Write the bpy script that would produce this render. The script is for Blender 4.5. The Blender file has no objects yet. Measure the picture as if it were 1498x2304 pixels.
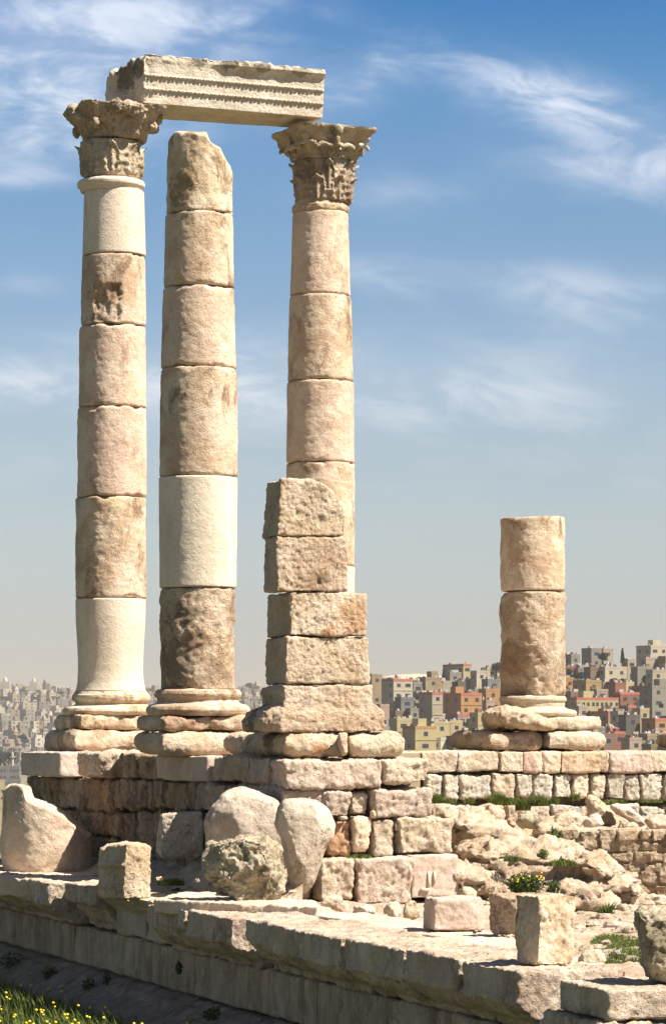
import bpy, bmesh, math, random
import numpy as np
from mathutils import Vector
S = bpy.context.scene
COL = S.collection
R = math.radians
# ---------------------------------------------------------------- camera, sky, sun, exposure
FPX, PXC, HOR, CZ = 7000.0, 749.0, 1640.0, 0.4        # focal length in photo pixels, centre column, horizon row, eye height
cam_d = bpy.data.cameras.new("camera"); cam = bpy.data.objects.new("camera", cam_d); COL.objects.link(cam)
cam_d.sensor_fit = 'HORIZONTAL'; cam_d.sensor_width = 36.0; cam_d.lens = 36.0 * FPX / 1498.0
cam_d.shift_y = (HOR - 1152.0) / 1498.0
cam_d.clip_start = 0.5; cam_d.clip_end = 30000
cam.location = (0, 0, CZ); cam.rotation_euler = (R(90), 0, 0)
S.camera = cam
SUN_AZ, SUN_EL = R(114), R(52)                        # azimuth clockwise from +Y
sun_dir = Vector((math.sin(SUN_AZ) * math.cos(SUN_EL), math.cos(SUN_AZ) * math.cos(SUN_EL), math.sin(SUN_EL)))
sl = bpy.data.lights.new("sun", 'SUN'); sl.energy = 5.0; sl.angle = R(0.53); sl.color = (1.0, 0.925, 0.83)
so = bpy.data.objects.new("sun", sl); COL.objects.link(so); so.rotation_euler = sun_dir.to_track_quat('Z', 'Y').to_euler()
S.view_settings.view_transform = 'Standard'; S.view_settings.look = 'None'; S.view_settings.gamma = 1.0
S.view_settings.use_curve_mapping = False
S.view_settings.exposure = 1.2

class NT:                                             # tiny node helper
    def __init__(s, tree): s.t = tree; tree.nodes.clear()
    def n(s, kind, props=None, **ins):
        nd = s.t.nodes.new(kind)
        for k, v in (props or {}).items(): setattr(nd, k, v)
        for k, v in ins.items():
            k = k.replace('_', ' ') if k.replace('_', ' ') in nd.inputs else k
            key = int(k[1:]) if k[0] == 'i' and k[1:].isdigit() else k
            s.put(nd, key, v)
        return nd
    def put(s, nd, key, v):
        if isinstance(v, bpy.types.NodeSocket): s.t.links.new(v, nd.inputs[key])
        elif isinstance(v, bpy.types.Node): s.t.links.new(v.outputs[0], nd.inputs[key])
        else:
            if isinstance(v, tuple) and len(v) == 3 and nd.inputs[key].type == 'RGBA': v = v + (1.0,)
            nd.inputs[key].default_value = v
    def m(s, op, a, b=0.0, clamp=False):
        nd = s.n('ShaderNodeMath', {'operation': op, 'use_clamp': clamp}); s.put(nd, 0, a); s.put(nd, 1, b); return nd.outputs[0]
    def mix(s, f, a, b, mode='MIX'):
        nd = s.n('ShaderNodeMix', {'data_type': 'RGBA', 'blend_type': mode}); s.put(nd, 0, f); s.put(nd, 6, a); s.put(nd, 7, b); return nd.outputs[2]
    def ramp(s, f, pts, interp='LINEAR'):
        nd = s.n('ShaderNodeValToRGB'); s.put(nd, 0, f); cr = nd.color_ramp; cr.interpolation = interp
        while len(cr.elements) < len(pts): cr.elements.new(0.5)
        for e, (p, c) in zip(cr.elements, pts):
            e.position = p; e.color = (c, c, c, 1) if isinstance(c, (int, float)) else c + (1,)
        return nd.outputs[0]
    def maprange(s, v, a, b, c=0.0, d=1.0, smooth=False):
        nd = s.n('ShaderNodeMapRange', {'interpolation_type': 'SMOOTHSTEP' if smooth else 'LINEAR'})
        s.put(nd, 0, v)
        for i, x in enumerate((a, b, c, d)): s.put(nd, i + 1, x)
        return nd.outputs[0]

W = bpy.data.worlds.new("World"); S.world = W; W.use_nodes = True
w = NT(W.node_tree)
sky = w.n('ShaderNodeTexSky', {'sky_type': 'NISHITA', 'sun_disc': False, 'sun_elevation': SUN_EL, 'sun_rotation': SUN_AZ, 'altitude': 900.0,
                               'air_density': 1.0, 'dust_density': 1.0, 'ozone_density': 1.5})
tc = w.n('ShaderNodeTexCoord')
sep = w.n('ShaderNodeSeparateXYZ', None, i0=tc.outputs['Generated'])
dx, dy, dz = sep.outputs
elev = w.m('ARCSINE', dz)                              # radians above the horizon
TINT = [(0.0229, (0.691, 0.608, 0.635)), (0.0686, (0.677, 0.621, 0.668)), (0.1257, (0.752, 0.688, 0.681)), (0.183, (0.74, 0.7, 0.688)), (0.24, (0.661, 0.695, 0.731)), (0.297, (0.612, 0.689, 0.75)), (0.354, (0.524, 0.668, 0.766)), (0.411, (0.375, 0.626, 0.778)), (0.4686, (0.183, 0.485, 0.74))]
tint = w.ramp(w.m('DIVIDE', elev, 0.5, True), TINT + [(0.60, (0.50, 0.51, 0.53)), (1.0, (0.76, 0.68, 0.61))])  # last two stops, above the view: warmed as added fill for the shadows
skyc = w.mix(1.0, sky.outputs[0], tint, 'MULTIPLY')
# cirrus: thin streaks at the places in the sky where the photograph has them (azimuth, elevation)
az = w.m('DIVIDE', dx, w.m('MAXIMUM', dy, 0.05)); el = w.m('DIVIDE', dz, w.m('MAXIMUM', dy, 0.05))
rot = 0.14
ca = w.m('ADD', w.m('MULTIPLY', az, math.cos(rot)), w.m('MULTIPLY', el, -math.sin(rot)))
cb = w.m('ADD', w.m('MULTIPLY', az, math.sin(rot)), w.m('MULTIPLY', el, math.cos(rot)))
vec = w.n('ShaderNodeCombineXYZ', None, X=w.m('MULTIPLY', ca, 26.0), Y=w.m('MULTIPLY', cb, 66.0), Z=w.m('MULTIPLY', dy, 1.0))
n1 = w.n('ShaderNodeTexNoise', {'noise_dimensions': '3D'}, Vector=vec, Scale=1.0, Detail=9.0, Roughness=0.6, Distortion=0.5)
vec2 = w.n('ShaderNodeCombineXYZ', None, X=w.m('MULTIPLY', ca, 8.0), Y=w.m('MULTIPLY', cb, 30.0), Z=3.3)
n2 = w.n('ShaderNodeTexNoise', {'noise_dimensions': '3D'}, Vector=vec2, Scale=1.0, Detail=3.0, Roughness=0.5)
cov = None
def blob(px, py, rx, ry, amt, tilt=0.0):
    global cov
    u = w.m('SUBTRACT', az, (px - PXC) / FPX); v = w.m('SUBTRACT', el, (HOR - py) / FPX)
    c, s_ = math.cos(tilt), math.sin(tilt)
    a = w.m('DIVIDE', w.m('ADD', w.m('MULTIPLY', u, c), w.m('MULTIPLY', v, -s_)), rx / FPX)
    b = w.m('DIVIDE', w.m('ADD', w.m('MULTIPLY', u, s_), w.m('MULTIPLY', v, c)), ry / FPX)
    r = w.m('ADD', w.m('MULTIPLY', a, a), w.m('MULTIPLY', b, b))
    g = w.m('MULTIPLY', w.m('EXPONENT', w.m('MULTIPLY', r, -1.0)), amt)
    cov = g if cov is None else w.m('ADD', cov, g)
for a in [(120, 110, 400, 140, 1.25, 0.1), (330, 20, 300, 70, 0.8, 0), (60, 300, 260, 70, 0.6, 0.0), (800, 180, 120, 60, 0.6, -0.3), (1330, 265, 330, 60, 0.75, 0.3), (1420, 385, 240, 55, 0.7, 0.15),
          (1200, 190, 200, 50, 0.4, 0.25), (40, 395, 110, 25, 0.5, 0), (900, 430, 200, 45, 0.25, 0), (1250, 640, 260, 45, 0.45, 0.1), (880, 620, 120, 40, 0.4, 0.05), (1320, 710, 150, 40, 0.4, 0.1),
          (100, 850, 380, 80, 0.9, 0.0), (620, 850, 330, 90, 0.75, 0.0), (1150, 860, 420, 90, 0.8, 0.0), (700, 1030, 1400, 90, 0.22, 0.0), (50, 640, 90, 30, 0.3, 0)]:
    blob(*a)
thick = w.m('MULTIPLY', w.maprange(n1.outputs[0], 0.38, 0.70, 0.0, 1.0, True), w.maprange(n2.outputs[0], 0.30, 0.62, 0.35, 1.0, True))
cl = w.m('MULTIPLY', w.m('ADD', w.m('MULTIPLY', thick, 0.88), 0.2), cov)
cl = w.m('MINIMUM', cl, 0.8)
ccol = w.ramp(w.m('DIVIDE', elev, 0.5, True), [(0.0, (5.6, 5.1, 4.9)), (0.2, (5.6, 5.8, 6.2)), (0.45, (6.0, 6.4, 7.2)), (1.0, (6.0, 6.4, 7.2))])
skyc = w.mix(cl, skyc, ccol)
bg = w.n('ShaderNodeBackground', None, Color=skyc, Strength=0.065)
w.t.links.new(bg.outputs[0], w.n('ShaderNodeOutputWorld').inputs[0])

# ---------------------------------------------------------------- helpers: points, noise, meshes
def P(px, py, d): return np.array([(px - PXC) * d / FPX, d, CZ + (HOR - py) * d / FPX])
def zat(py, d): return CZ + (HOR - py) * d / FPX
class Line:                                            # a vertical plane over a ground line
    def __init__(s, p, dr): s.p = np.array(p, float); s.d = np.array(dr, float) / np.hypot(*dr)
    def at(s, px):
        k = (px - PXC) / FPX; t = (k * s.p[1] - s.p[0]) / (s.d[0] - k * s.d[1]); return s.p + s.d * t
def hsh(ix, iy, iz, seed):
    h = (ix * 374761393 + iy * 668265263 + iz * 2147483647 + seed * 1274126177) & 0xffffffff
    h = ((h ^ (h >> 13)) * 1274126177) & 0xffffffff
    h = ((h ^ (h >> 16)) * 2246822519) & 0xffffffff
    return ((h ^ (h >> 15)) & 0xffffff) / float(0xffffff) * 2 - 1
def vnoise(p, seed=0):
    i = np.floor(p).astype(np.int64); f = p - i; u = f * f * f * (f * (f * 6 - 15) + 10)
    r = 0
    for a in (0, 1):
        for b in (0, 1):
            for c in (0, 1):
                wt = (u[:, 0] if a else 1 - u[:, 0]) * (u[:, 1] if b else 1 - u[:, 1]) * (u[:, 2] if c else 1 - u[:, 2])
                r = r + wt * hsh(i[:, 0] + a, i[:, 1] + b, i[:, 2] + c, seed)
    return r
def fbm(p, scale, octs=3, seed=0, gain=0.5):
    r = 0; amp = 1.0; q = np.asarray(p) / scale
    for k in range(octs):
        r = r + amp * vnoise(q + 17.3 * k, seed + k); amp *= gain; q = q * 2.03
    return r
def mesh_from(name, V, F, smooth=True):
    V = np.asarray(V, np.float32); me = bpy.data.meshes.new(name)
    if isinstance(F, np.ndarray):
        k = F.shape[1]; me.vertices.add(len(V)); me.vertices.foreach_set('co', V.ravel())
        me.loops.add(F.size); me.loops.foreach_set('vertex_index', F.ravel().astype(np.int32))
        me.polygons.add(len(F)); me.polygons.foreach_set('loop_start', np.arange(0, F.size, k, dtype=np.int32))
        me.update(calc_edges=True)
    else:
        me.from_pydata([tuple(map(float, v)) for v in V], [], [tuple(map(int, f)) for f in F]); me.update()
    me.polygons.foreach_set('use_smooth', np.full(len(me.polygons), smooth, bool))
    return me
def obj(name, V, F, mat, parent=None, loc=None, smooth=True):
    V = np.asarray(V, float)
    if parent is not None: base = np.array(parent['_w'])
    elif loc is not None: base = np.array(loc, float)
    else: base = np.array([V[:, 0].mean(), V[:, 1].mean(), V[:, 2].min()])
    me = mesh_from(name, V - base, F, smooth)
    for m_ in (mat if isinstance(mat, (list, tuple)) else [mat]): me.materials.append(m_)
    o = bpy.data.objects.new(name, me); COL.objects.link(o)
    if parent is not None: o.parent = parent
    else: o.location = base
    o['_w'] = [float(x) for x in base]
    return o
def tag(o, label, cat, group=None, kind='thing'):
    if label: o['label'] = label
    if cat: o['category'] = cat
    if group: o['group'] = group
    o['kind'] = kind
    return o
def thing(name, label, cat, loc, group=None):
    o = bpy.data.objects.new(name, None); COL.objects.link(o); o.location = [float(x) for x in loc]; o['_w'] = [float(x) for x in loc]
    o.empty_display_size = 0.3
    return tag(o, label, cat, group)
def struct(o, label=None):
    o['kind'] = 'structure'
    if label: o['label'] = label
    return o
class MB:                                              # collects loose shells
    def __init__(s): s.V = []; s.F = []
    def add(s, V, F):
        o = len(s.V); s.V.extend([tuple(map(float, v)) for v in V]); s.F.extend([tuple(int(i) + o for i in f) for f in F]); return s
    def box(s, c, h, yaw=0.0):
        c_, s_ = math.cos(yaw), math.sin(yaw); V = []
        for z in (-1, 1):
            for x, y in ((-1, -1), (1, -1), (1, 1), (-1, 1)):
                a, b = x * h[0], y * h[1]; V.append((c[0] + a * c_ - b * s_, c[1] + a * s_ + b * c_, c[2] + z * h[2]))
        return s.add(V, BOXF)
    def prism(s, poly, z0, z1):                        # poly: xy list counter clockwise
        n = len(poly); z0 = z0 if hasattr(z0, '__len__') else [z0] * n; z1 = z1 if hasattr(z1, '__len__') else [z1] * n
        V = [(p[0], p[1], z0[i]) for i, p in enumerate(poly)] + [(p[0], p[1], z1[i]) for i, p in enumerate(poly)]
        F = [tuple(range(n))[::-1], tuple(range(n, 2 * n))] + [(i, (i + 1) % n, n + (i + 1) % n, n + i) for i in range(n)]
        return s.add(V, F)
    def ball(s, c, r, nu=8, nv=6):
        V = [(c[0], c[1], c[2] - r[2])]
        for j in range(1, nv):
            t = -math.pi / 2 + math.pi * j / nv
            for i in range(nu):
                a = 2 * math.pi * i / nu; V.append((c[0] + r[0] * math.cos(a) * math.cos(t), c[1] + r[1] * math.sin(a) * math.cos(t), c[2] + r[2] * math.sin(t)))
        V.append((c[0], c[1], c[2] + r[2])); F = []
        for i in range(nu): F.append((0, 1 + (i + 1) % nu, 1 + i))
        for j in range(nv - 2):
            for i in range(nu): a = 1 + j * nu; F.append((a + i, a + (i + 1) % nu, a + nu + (i + 1) % nu, a + nu + i))
        e = len(V) - 1; a = 1 + (nv - 2) * nu
        for i in range(nu): F.append((a + i, a + (i + 1) % nu, e))
        return s.add(V, F)
BOXF = [(3, 2, 1, 0), (4, 5, 6, 7), (0, 1, 5, 4), (1, 2, 6, 5), (2, 3, 7, 6), (3, 0, 4, 7)]
def remesh(V, F, voxel):
    V = np.asarray(V, float); b = V.mean(0)
    me = bpy.data.meshes.new('tmp'); me.from_pydata([tuple(v) for v in (V - b)], [], F); me.update()
    o = bpy.data.objects.new('tmp', me); TMP.objects.link(o)
    md = o.modifiers.new('r', 'REMESH'); md.mode = 'VOXEL'; md.voxel_size = voxel
    dg = bpy.context.evaluated_depsgraph_get(); dg.update()
    ev = o.evaluated_get(dg); m2 = ev.to_mesh()
    n = len(m2.vertices); A = np.empty(n * 3, np.float32); m2.vertices.foreach_get('co', A)
    Q = np.empty(len(m2.loops), np.int32); m2.loops.foreach_get('vertex_index', Q)
    ev.to_mesh_clear(); bpy.data.objects.remove(o); bpy.data.meshes.remove(me)
    return A.reshape(-1, 3).astype(float) + b, Q.reshape(-1, 4)
TMP = COL
def adj(V, F):
    E = np.concatenate([F[:, [0, 1]], F[:, [1, 2]], F[:, [2, 3]], F[:, [3, 0]]]); n = len(V)
    deg = np.bincount(E[:, 0], minlength=n) + 1e-9
    def avg(X): return np.stack([np.bincount(E[:, 0], X[E[:, 1], k], n) / deg for k in range(3)], 1)
    return avg
def vnormals(V, F):
    fn = np.cross(V[F[:, 2]] - V[F[:, 0]], V[F[:, 3]] - V[F[:, 1]]); N = np.zeros_like(V)
    for k in range(4):
        for c in range(3): N[:, c] += np.bincount(F[:, k], fn[:, c], len(V))
    return N / (np.linalg.norm(N, axis=1, keepdims=True) + 1e-12)
SEED = [100]
def smooth_step(t): t = np.clip(t, 0, 1); return t * t * (3 - 2 * t)
def weather(V, F, sm=2, edge=10, amp=(0.03, 0.014, 0.006), chip=0.5, scale=1.0, pits=0.0, step=0.014):
    """round the arrises unevenly, chip them, then roughen the faces"""
    SEED[0] += 7; sd = SEED[0]
    avg = adj(V, F)
    for _ in range(sm): V = V + 0.6 * (avg(V) - V)
    Vs = V
    for _ in range(edge): Vs = Vs + 0.7 * (avg(Vs) - Vs)
    wgt = np.clip(0.22 + chip * 1.5 * fbm(V, 0.16 * scale, 3, sd), 0, 1)[:, None]
    V = V * (1 - wgt) + Vs * wgt
    N = vnormals(V, F)
    d = amp[0] * fbm(V, 0.45 * scale, 2, sd + 3) + amp[1] * fbm(V, 0.085 * scale, 3, sd + 5, 0.65)
    rg = np.abs(fbm(V, 0.09 * scale, 3, sd + 8, 0.6)); d -= amp[2] * 1.6 * (1 - np.clip(rg * 2.5, 0, 1))
    if pits: d -= pits * np.clip(fbm(V, 0.05, 2, sd + 11) - 0.45, 0, 1) * 2
    f_ = fbm(V, 0.30 * scale, 3, sd + 21); k_ = 3.0; q_ = f_ * k_; d += step * (np.floor(q_) + smooth_step((q_ - np.floor(q_) - 0.5) / 0.16 + 0.5)) / k_   # small broken ledges
    return V + N * d[:, None]
def facets(V, k, depth, seed):                         # broken flat faces
    r = random.Random(seed); c = V.mean(0)
    for _ in range(k):
        n = np.array([r.gauss(0, 1), r.gauss(0, 1) - 0.5, r.gauss(0, 1) * 0.9 + 0.2]); n /= np.linalg.norm(n); q = (V - c) @ n; h = q.max() * (1 - depth * r.uniform(0.4, 1.0))
        V = V - np.clip(q - h, 0, None)[:, None] * n
    return V
def rock(name, shell, mat, parent=None, voxel=0.03, sm=1, edge=10, amp=(0.02, 0.012, 0.006), chip=0.5, scale=1.0, pits=0.0, loc=None, fac=0, facd=0.3, step=0.014):
    V, F = remesh(shell.V, shell.F, voxel)
    if fac: V = facets(V, fac, facd, SEED[0] + int(abs(shell.V[0][0]) * 100))
    V = weather(V, F, sm, edge, amp, chip, scale, pits, step)
    return obj(name, V, F, mat, parent, loc)

# ---------------------------------------------------------------- materials
MATS = {}
def new_mat(name):
    m_ = bpy.data.materials.new(name); m_.use_nodes = True; return m_, NT(m_.node_tree)
def finish(t, col, rough=0.9, bump=None, spec=0.25, strength=0.6, dist=0.02, extra=None):
    b = t.n('ShaderNodeBsdfPrincipled', None, Base_Color=col, Roughness=rough); b.inputs['Specular IOR Level'].default_value = spec
    if bump is not None: t.put(b, 'Normal', t.n('ShaderNodeBump', None, Strength=strength, Distance=dist, Height=bump).outputs[0])
    t.t.links.new(b.outputs[0], t.n('ShaderNodeOutputMaterial').inputs[0]); return b
def stone(name, c1, c2, dark=(0.15, 0.105, 0.07), dark_amt=0.5, dark_th=0.52, pink=0.25, bump=0.6, rough_scale=1.0, pits=0.5, streak=0.0, spots=0.3, fres=1.08, lichen=0.0, var=0.12, stains=(), cracks=0.5):
    if name in MATS: return MATS[name]
    c1 = tuple(0.86 * x for x in c1); c2 = tuple(0.86 * x for x in c2)
    m_, t = new_mat(name)
    pos = t.n('ShaderNodeNewGeometry').outputs['Position']
    oi = t.n('ShaderNodeObjectInfo').outputs['Random']
    def noise(scale, det=6.0, rough=0.6, vec=None, dist=0.0, off=0.0):
        v = vec if vec is not None else pos
        if off: v = t.n('ShaderNodeVectorMath', {'operation': 'ADD'}, i0=v, i1=(off, off * 1.7, off * 0.6)).outputs[0]
        return t.n('ShaderNodeTexNoise', {'noise_dimensions': '3D'}, Vector=v, Scale=scale, Detail=det, Roughness=rough, Distortion=dist).outputs[0]
    big = noise(1.6, 8.0, 0.65)
    c = t.mix(t.maprange(big, 0.36, 0.64, 0, 1, True), c2, c1)
    if pink: c = t.mix(t.m('MULTIPLY', t.maprange(noise(0.9, 4.0, 0.6, off=9.0), 0.46, 0.66, 0, 1, True), pink), c, (0.57, 0.41, 0.33))
    c = t.mix(t.m('MULTIPLY', t.maprange(noise(5.5, 6.0, 0.7, off=4.0), 0.52, 0.70, 0, 1, True), 0.35), c, (0.78, 0.69, 0.54))
    if streak:
        sv = t.n('ShaderNodeVectorMath', {'operation': 'MULTIPLY'}, i0=pos, i1=(2.6, 2.6, 0.5)).outputs[0]
        c = t.mix(t.m('MULTIPLY', t.maprange(noise(1.6, 6.0, 0.7, vec=sv), 0.42, 0.66, 0, 1, True), streak), c, dark)
    if dark_amt:
        sv = t.n('ShaderNodeVectorMath', {'operation': 'MULTIPLY'}, i0=pos, i1=(1.0, 1.0, 0.6)).outputs[0]
        pa = noise(2.1, 10.0, 0.74, vec=sv, dist=0.4, off=21.0)
        c = t.mix(t.m('MULTIPLY', t.maprange(pa, dark_th, dark_th + 0.13, 0, 1, True), dark_amt), c, dark)
    if spots:
        sp = noise(17.0, 5.0, 0.8, off=2.0)
        c = t.mix(t.m('MULTIPLY', t.maprange(sp, 0.54, 0.68, 0, 1, True), spots), c, dark)
    if lichen:
        c = t.mix(t.m('MULTIPLY', t.maprange(noise(4.0, 8.0, 0.7, off=31.0), 0.52, 0.62, 0, 1, True), lichen), c, (0.17, 0.16, 0.10))
    for (sx_, sy_, sz_, sr_, sa_, sc_) in stains:      # stains and old repairs with an outline of their own
        dd_ = t.n('ShaderNodeVectorMath', {'operation': 'DISTANCE'}, i0=pos, i1=(sx_, sy_, sz_)).outputs['Value']
        dn_ = t.m('ADD', t.m('DIVIDE', dd_, sr_), t.m('MULTIPLY', t.m('SUBTRACT', noise(7.0, 7.0, 0.75, off=sr_ * 10), 0.5), 2.2))
        c = t.mix(t.m('MULTIPLY', t.maprange(dn_, 0.75, 1.05, 1.0, 0.0, True), sa_), c, sc_)
    fine = noise(42.0 * rough_scale, 4.0, 0.7)
    c = t.mix(0.6, c, t.ramp(fine, [(0.28, 0.48), (0.45, 1.0), (0.70, 1.32)]), 'MULTIPLY')
    # each block its own tone, like stones from different beds
    vv = t.m('ADD', 1.0 - var / 2, t.m('MULTIPLY', oi, var))
    hs = t.n('ShaderNodeHueSaturation', None, Hue=t.m('ADD', 0.494, t.m('MULTIPLY', oi, 0.012)), Saturation=fres, Value=vv, Color=c)
    mid = noise(9.0 * rough_scale, 8.0, 0.7)
    mid2 = noise(23.0 * rough_scale, 6.0, 0.75, off=7.0)
    h = t.m('ADD', t.m('ADD', t.m('MULTIPLY', mid, 1.0), t.m('MULTIPLY', mid2, 0.6)), t.m('MULTIPLY', fine, 0.3))
    if pits:
        vo = t.n('ShaderNodeTexVoronoi', {'feature': 'F1'}, Vector=pos, Scale=16.0 * rough_scale)
        pm = t.m('MULTIPLY', t.maprange(vo.outputs['Distance'], 0.10, 0.24, 1.0, 0.0, True), t.maprange(noise(3.0, 3.0, 0.5, off=13.0), 0.48, 0.6, 0, 1, True))
        h = t.m('SUBTRACT', h, t.m('MULTIPLY', pm, pits))
        hsc = t.mix(t.m('MULTIPLY', pm, 0.45 * pits), hs.outputs[0], dark)
    else: hsc = hs.outputs[0]
    if cracks:
        wv = t.n('ShaderNodeVectorMath', {'operation': 'ADD'}, i0=pos, i1=t.n('ShaderNodeVectorMath', {'operation': 'SCALE'}, i0=t.n('ShaderNodeTexNoise', None, Vector=pos, Scale=3.5, Detail=5.0, Roughness=0.7).outputs['Color'], Scale=0.5).outputs[0]).outputs[0]
        ve = t.n('ShaderNodeTexVoronoi', {'feature': 'DISTANCE_TO_EDGE'}, Vector=wv, Scale=2.2)
        cm = t.m('MULTIPLY', t.maprange(ve.outputs['Distance'], 0.004, 0.022, 1.0, 0.0, True), t.maprange(noise(1.7, 3.0, 0.5, off=17.0), 0.52, 0.62, 0, 1, True))
        h = t.m('SUBTRACT', h, t.m('MULTIPLY', cm, cracks)); hsc = t.mix(t.m('MULTIPLY', cm, 0.55 * cracks), hsc, dark)
    finish(t, hsc, 0.93, h, 0.15, min(1.0, bump * 1.15), 0.055)
    MATS[name] = m_; return m_
WARM = stone('weathered_limestone', (0.74, 0.61, 0.46), (0.52, 0.375, 0.25), bump=0.5, dark=(0.19, 0.125, 0.075), dark_amt=0.85, dark_th=0.50, pink=0.2, stains=[(-3.753, 53.95, 4.346, 0.2, 0.95, (0.62, 0.50, 0.33)), (-2.32, 47.2, 8.761, 0.28, 0.6, (0.20, 0.12, 0.065)), (-4.343, 53.9, 0.492, 0.28, 0.6, (0.20, 0.12, 0.065)), (-2.343, 47, 0.467, 0.28, 0.6, (0.20, 0.12, 0.065)), (-3.967, 53.5, 0.4, 0.2, 0.5, (0.20, 0.12, 0.065)), (-2.392, 47.3, 7.292, 0.13, 0.9, (0.55, 0.38, 0.22)), (-3.432, 53.5, 0.155, 0.15, 0.4, (0.20, 0.12, 0.065)), (-4.852, 54, 0.169, 0.3, 0.5, (0.20, 0.12, 0.065))])
PINK = stone('pink_limestone', (0.74, 0.60, 0.46), (0.57, 0.42, 0.31), dark=(0.22, 0.14, 0.10), dark_amt=0.6, dark_th=0.535, pink=0.45, bump=0.45)
CREAM = stone('new_cream_limestone', (0.77, 0.66, 0.525), (0.68, 0.575, 0.45), dark=(0.36, 0.28, 0.2), streak=0.18, dark_amt=0.5, dark_th=0.57, pink=0.0, bump=0.32, pits=0.45, spots=0.18, var=0.03, cracks=0.0)
ROUGH = stone('rough_limestone', (0.72, 0.58, 0.43), (0.54, 0.40, 0.27), dark_amt=0.5, dark_th=0.49, pink=0.1, bump=0.95, pits=0.7, stains=[(-2.412, 47.3, 1.414, 0.38, 0.5, (0.10, 0.085, 0.055)), (-2.252, 47.2, 2.153, 0.22, 0.6, (0.10, 0.085, 0.055)), (-2.084, 47.2, 1.749, 0.2, 0.5, (0.20, 0.12, 0.065)), (3.265, 57, 1.703, 0.4, 0.5, (0.20, 0.12, 0.065))])
PIER = stone('ochre_limestone', (0.73, 0.60, 0.46), (0.59, 0.44, 0.30), dark=(0.30, 0.20, 0.11), dark_amt=0.35, dark_th=0.57, pink=0.2, bump=0.9, spots=0.25, stains=[(0.288, 43.9, 1.955, 0.26, 0.4, (0.5, 0.24, 0.11)), (-0.605, 43.7, 1.898, 0.1, 0.4, (0.5, 0.24, 0.11)), (-0.025, 43.8, 1.746, 0.14, 0.6, (0.5, 0.24, 0.11)), (-0.213, 43.9, 2.457, 0.2, 0.5, (0.2, 0.12, 0.065)), (-0.308, 43.9, 3.661, 0.22, 0.35, (0.2, 0.12, 0.065)), (-0.958, 44.4, 0.4, 0.35, 0.75, (0.1, 0.085, 0.055)), (-0.18, 43.6, 0.088, 0.18, 0.6, (0.5, 0.24, 0.11))])
PALE = stone('pale_limestone', (0.69, 0.60, 0.47), (0.58, 0.47, 0.34), dark=(0.25, 0.20, 0.14), dark_amt=0.35, dark_th=0.58, pink=0.2, bump=0.75)
ROSY = stone('rosy_limestone', (0.65, 0.54, 0.44), (0.56, 0.44, 0.35), dark=(0.26, 0.19, 0.15), dark_amt=0.3, dark_th=0.58, pink=0.3, bump=0.7)
ORANGE = stone('orange_limestone', (0.62, 0.40, 0.25), (0.55, 0.33, 0.20), dark=(0.3, 0.17, 0.1), dark_amt=0.3, pink=0.6, bump=0.7)
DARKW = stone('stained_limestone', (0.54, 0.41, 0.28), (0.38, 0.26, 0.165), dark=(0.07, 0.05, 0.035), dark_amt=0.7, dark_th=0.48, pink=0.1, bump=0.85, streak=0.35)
CLEANW = stone('dressed_limestone', (0.60, 0.50, 0.41), (0.54, 0.43, 0.34), dark=(0.28, 0.20, 0.15), dark_amt=0.2, dark_th=0.6, pink=0.25, bump=0.3, pits=0.2, streak=0.12)
LEDGE = stone('podium_limestone', (0.70, 0.59, 0.47), (0.55, 0.43, 0.32), dark=(0.17, 0.12, 0.09), dark_amt=0.6, dark_th=0.51, pink=0.35, bump=0.75, pits=0.5, streak=0.35)
PANEL = stone('streaked_podium_wall', (0.60, 0.48, 0.36), (0.48, 0.365, 0.265), dark=(0.16, 0.11, 0.075), dark_amt=0.4, dark_th=0.50, pink=0.2, bump=0.7, pits=0.3, streak=0.5)
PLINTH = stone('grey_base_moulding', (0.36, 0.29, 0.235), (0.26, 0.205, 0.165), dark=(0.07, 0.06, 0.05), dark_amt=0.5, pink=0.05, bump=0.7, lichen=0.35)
GREYR = stone('grey_lichened_rock', (0.66, 0.58, 0.43), (0.50, 0.42, 0.29), dark=(0.10, 0.085, 0.055), dark_amt=0.75, dark_th=0.505, pink=0.0, bump=1.0, lichen=0.5)
GREYB = stone('grey_boulder', (0.66, 0.57, 0.46), (0.52, 0.43, 0.34), dark=(0.17, 0.135, 0.10), cracks=1.0, dark_amt=0.65, dark_th=0.515, pink=0.1, bump=0.6, pits=0.6, lichen=0.15)
WHITEB = stone('white_limestone', (0.66, 0.61, 0.51), (0.55, 0.49, 0.39), dark=(0.25, 0.22, 0.17), dark_amt=0.5, dark_th=0.54, pink=0.05, bump=0.8)
BEDROCK = stone('ochre_bedrock', (0.66, 0.54, 0.42), (0.49, 0.375, 0.265), dark=(0.24, 0.16, 0.09), dark_amt=0.5, dark_th=0.52, pink=0.2, bump=1.0)
RUBBLE = stone('rubble_masonry', (0.62, 0.51, 0.37), (0.50, 0.38, 0.25), dark=(0.2, 0.14, 0.09), dark_amt=0.35, pink=0.15, bump=0.9, var=0.5)
MORTAR = stone('earth_mortar', (0.40, 0.32, 0.21), (0.32, 0.25, 0.16), dark_amt=0.4, pink=0.0, bump=1.0)
CARVED = stone('carved_grey_limestone', (0.60, 0.495, 0.37), (0.45, 0.35, 0.245), dark=(0.11, 0.085, 0.055), dark_amt=0.6, dark_th=0.50, pink=0.05, bump=0.7, lichen=0.3)
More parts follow.
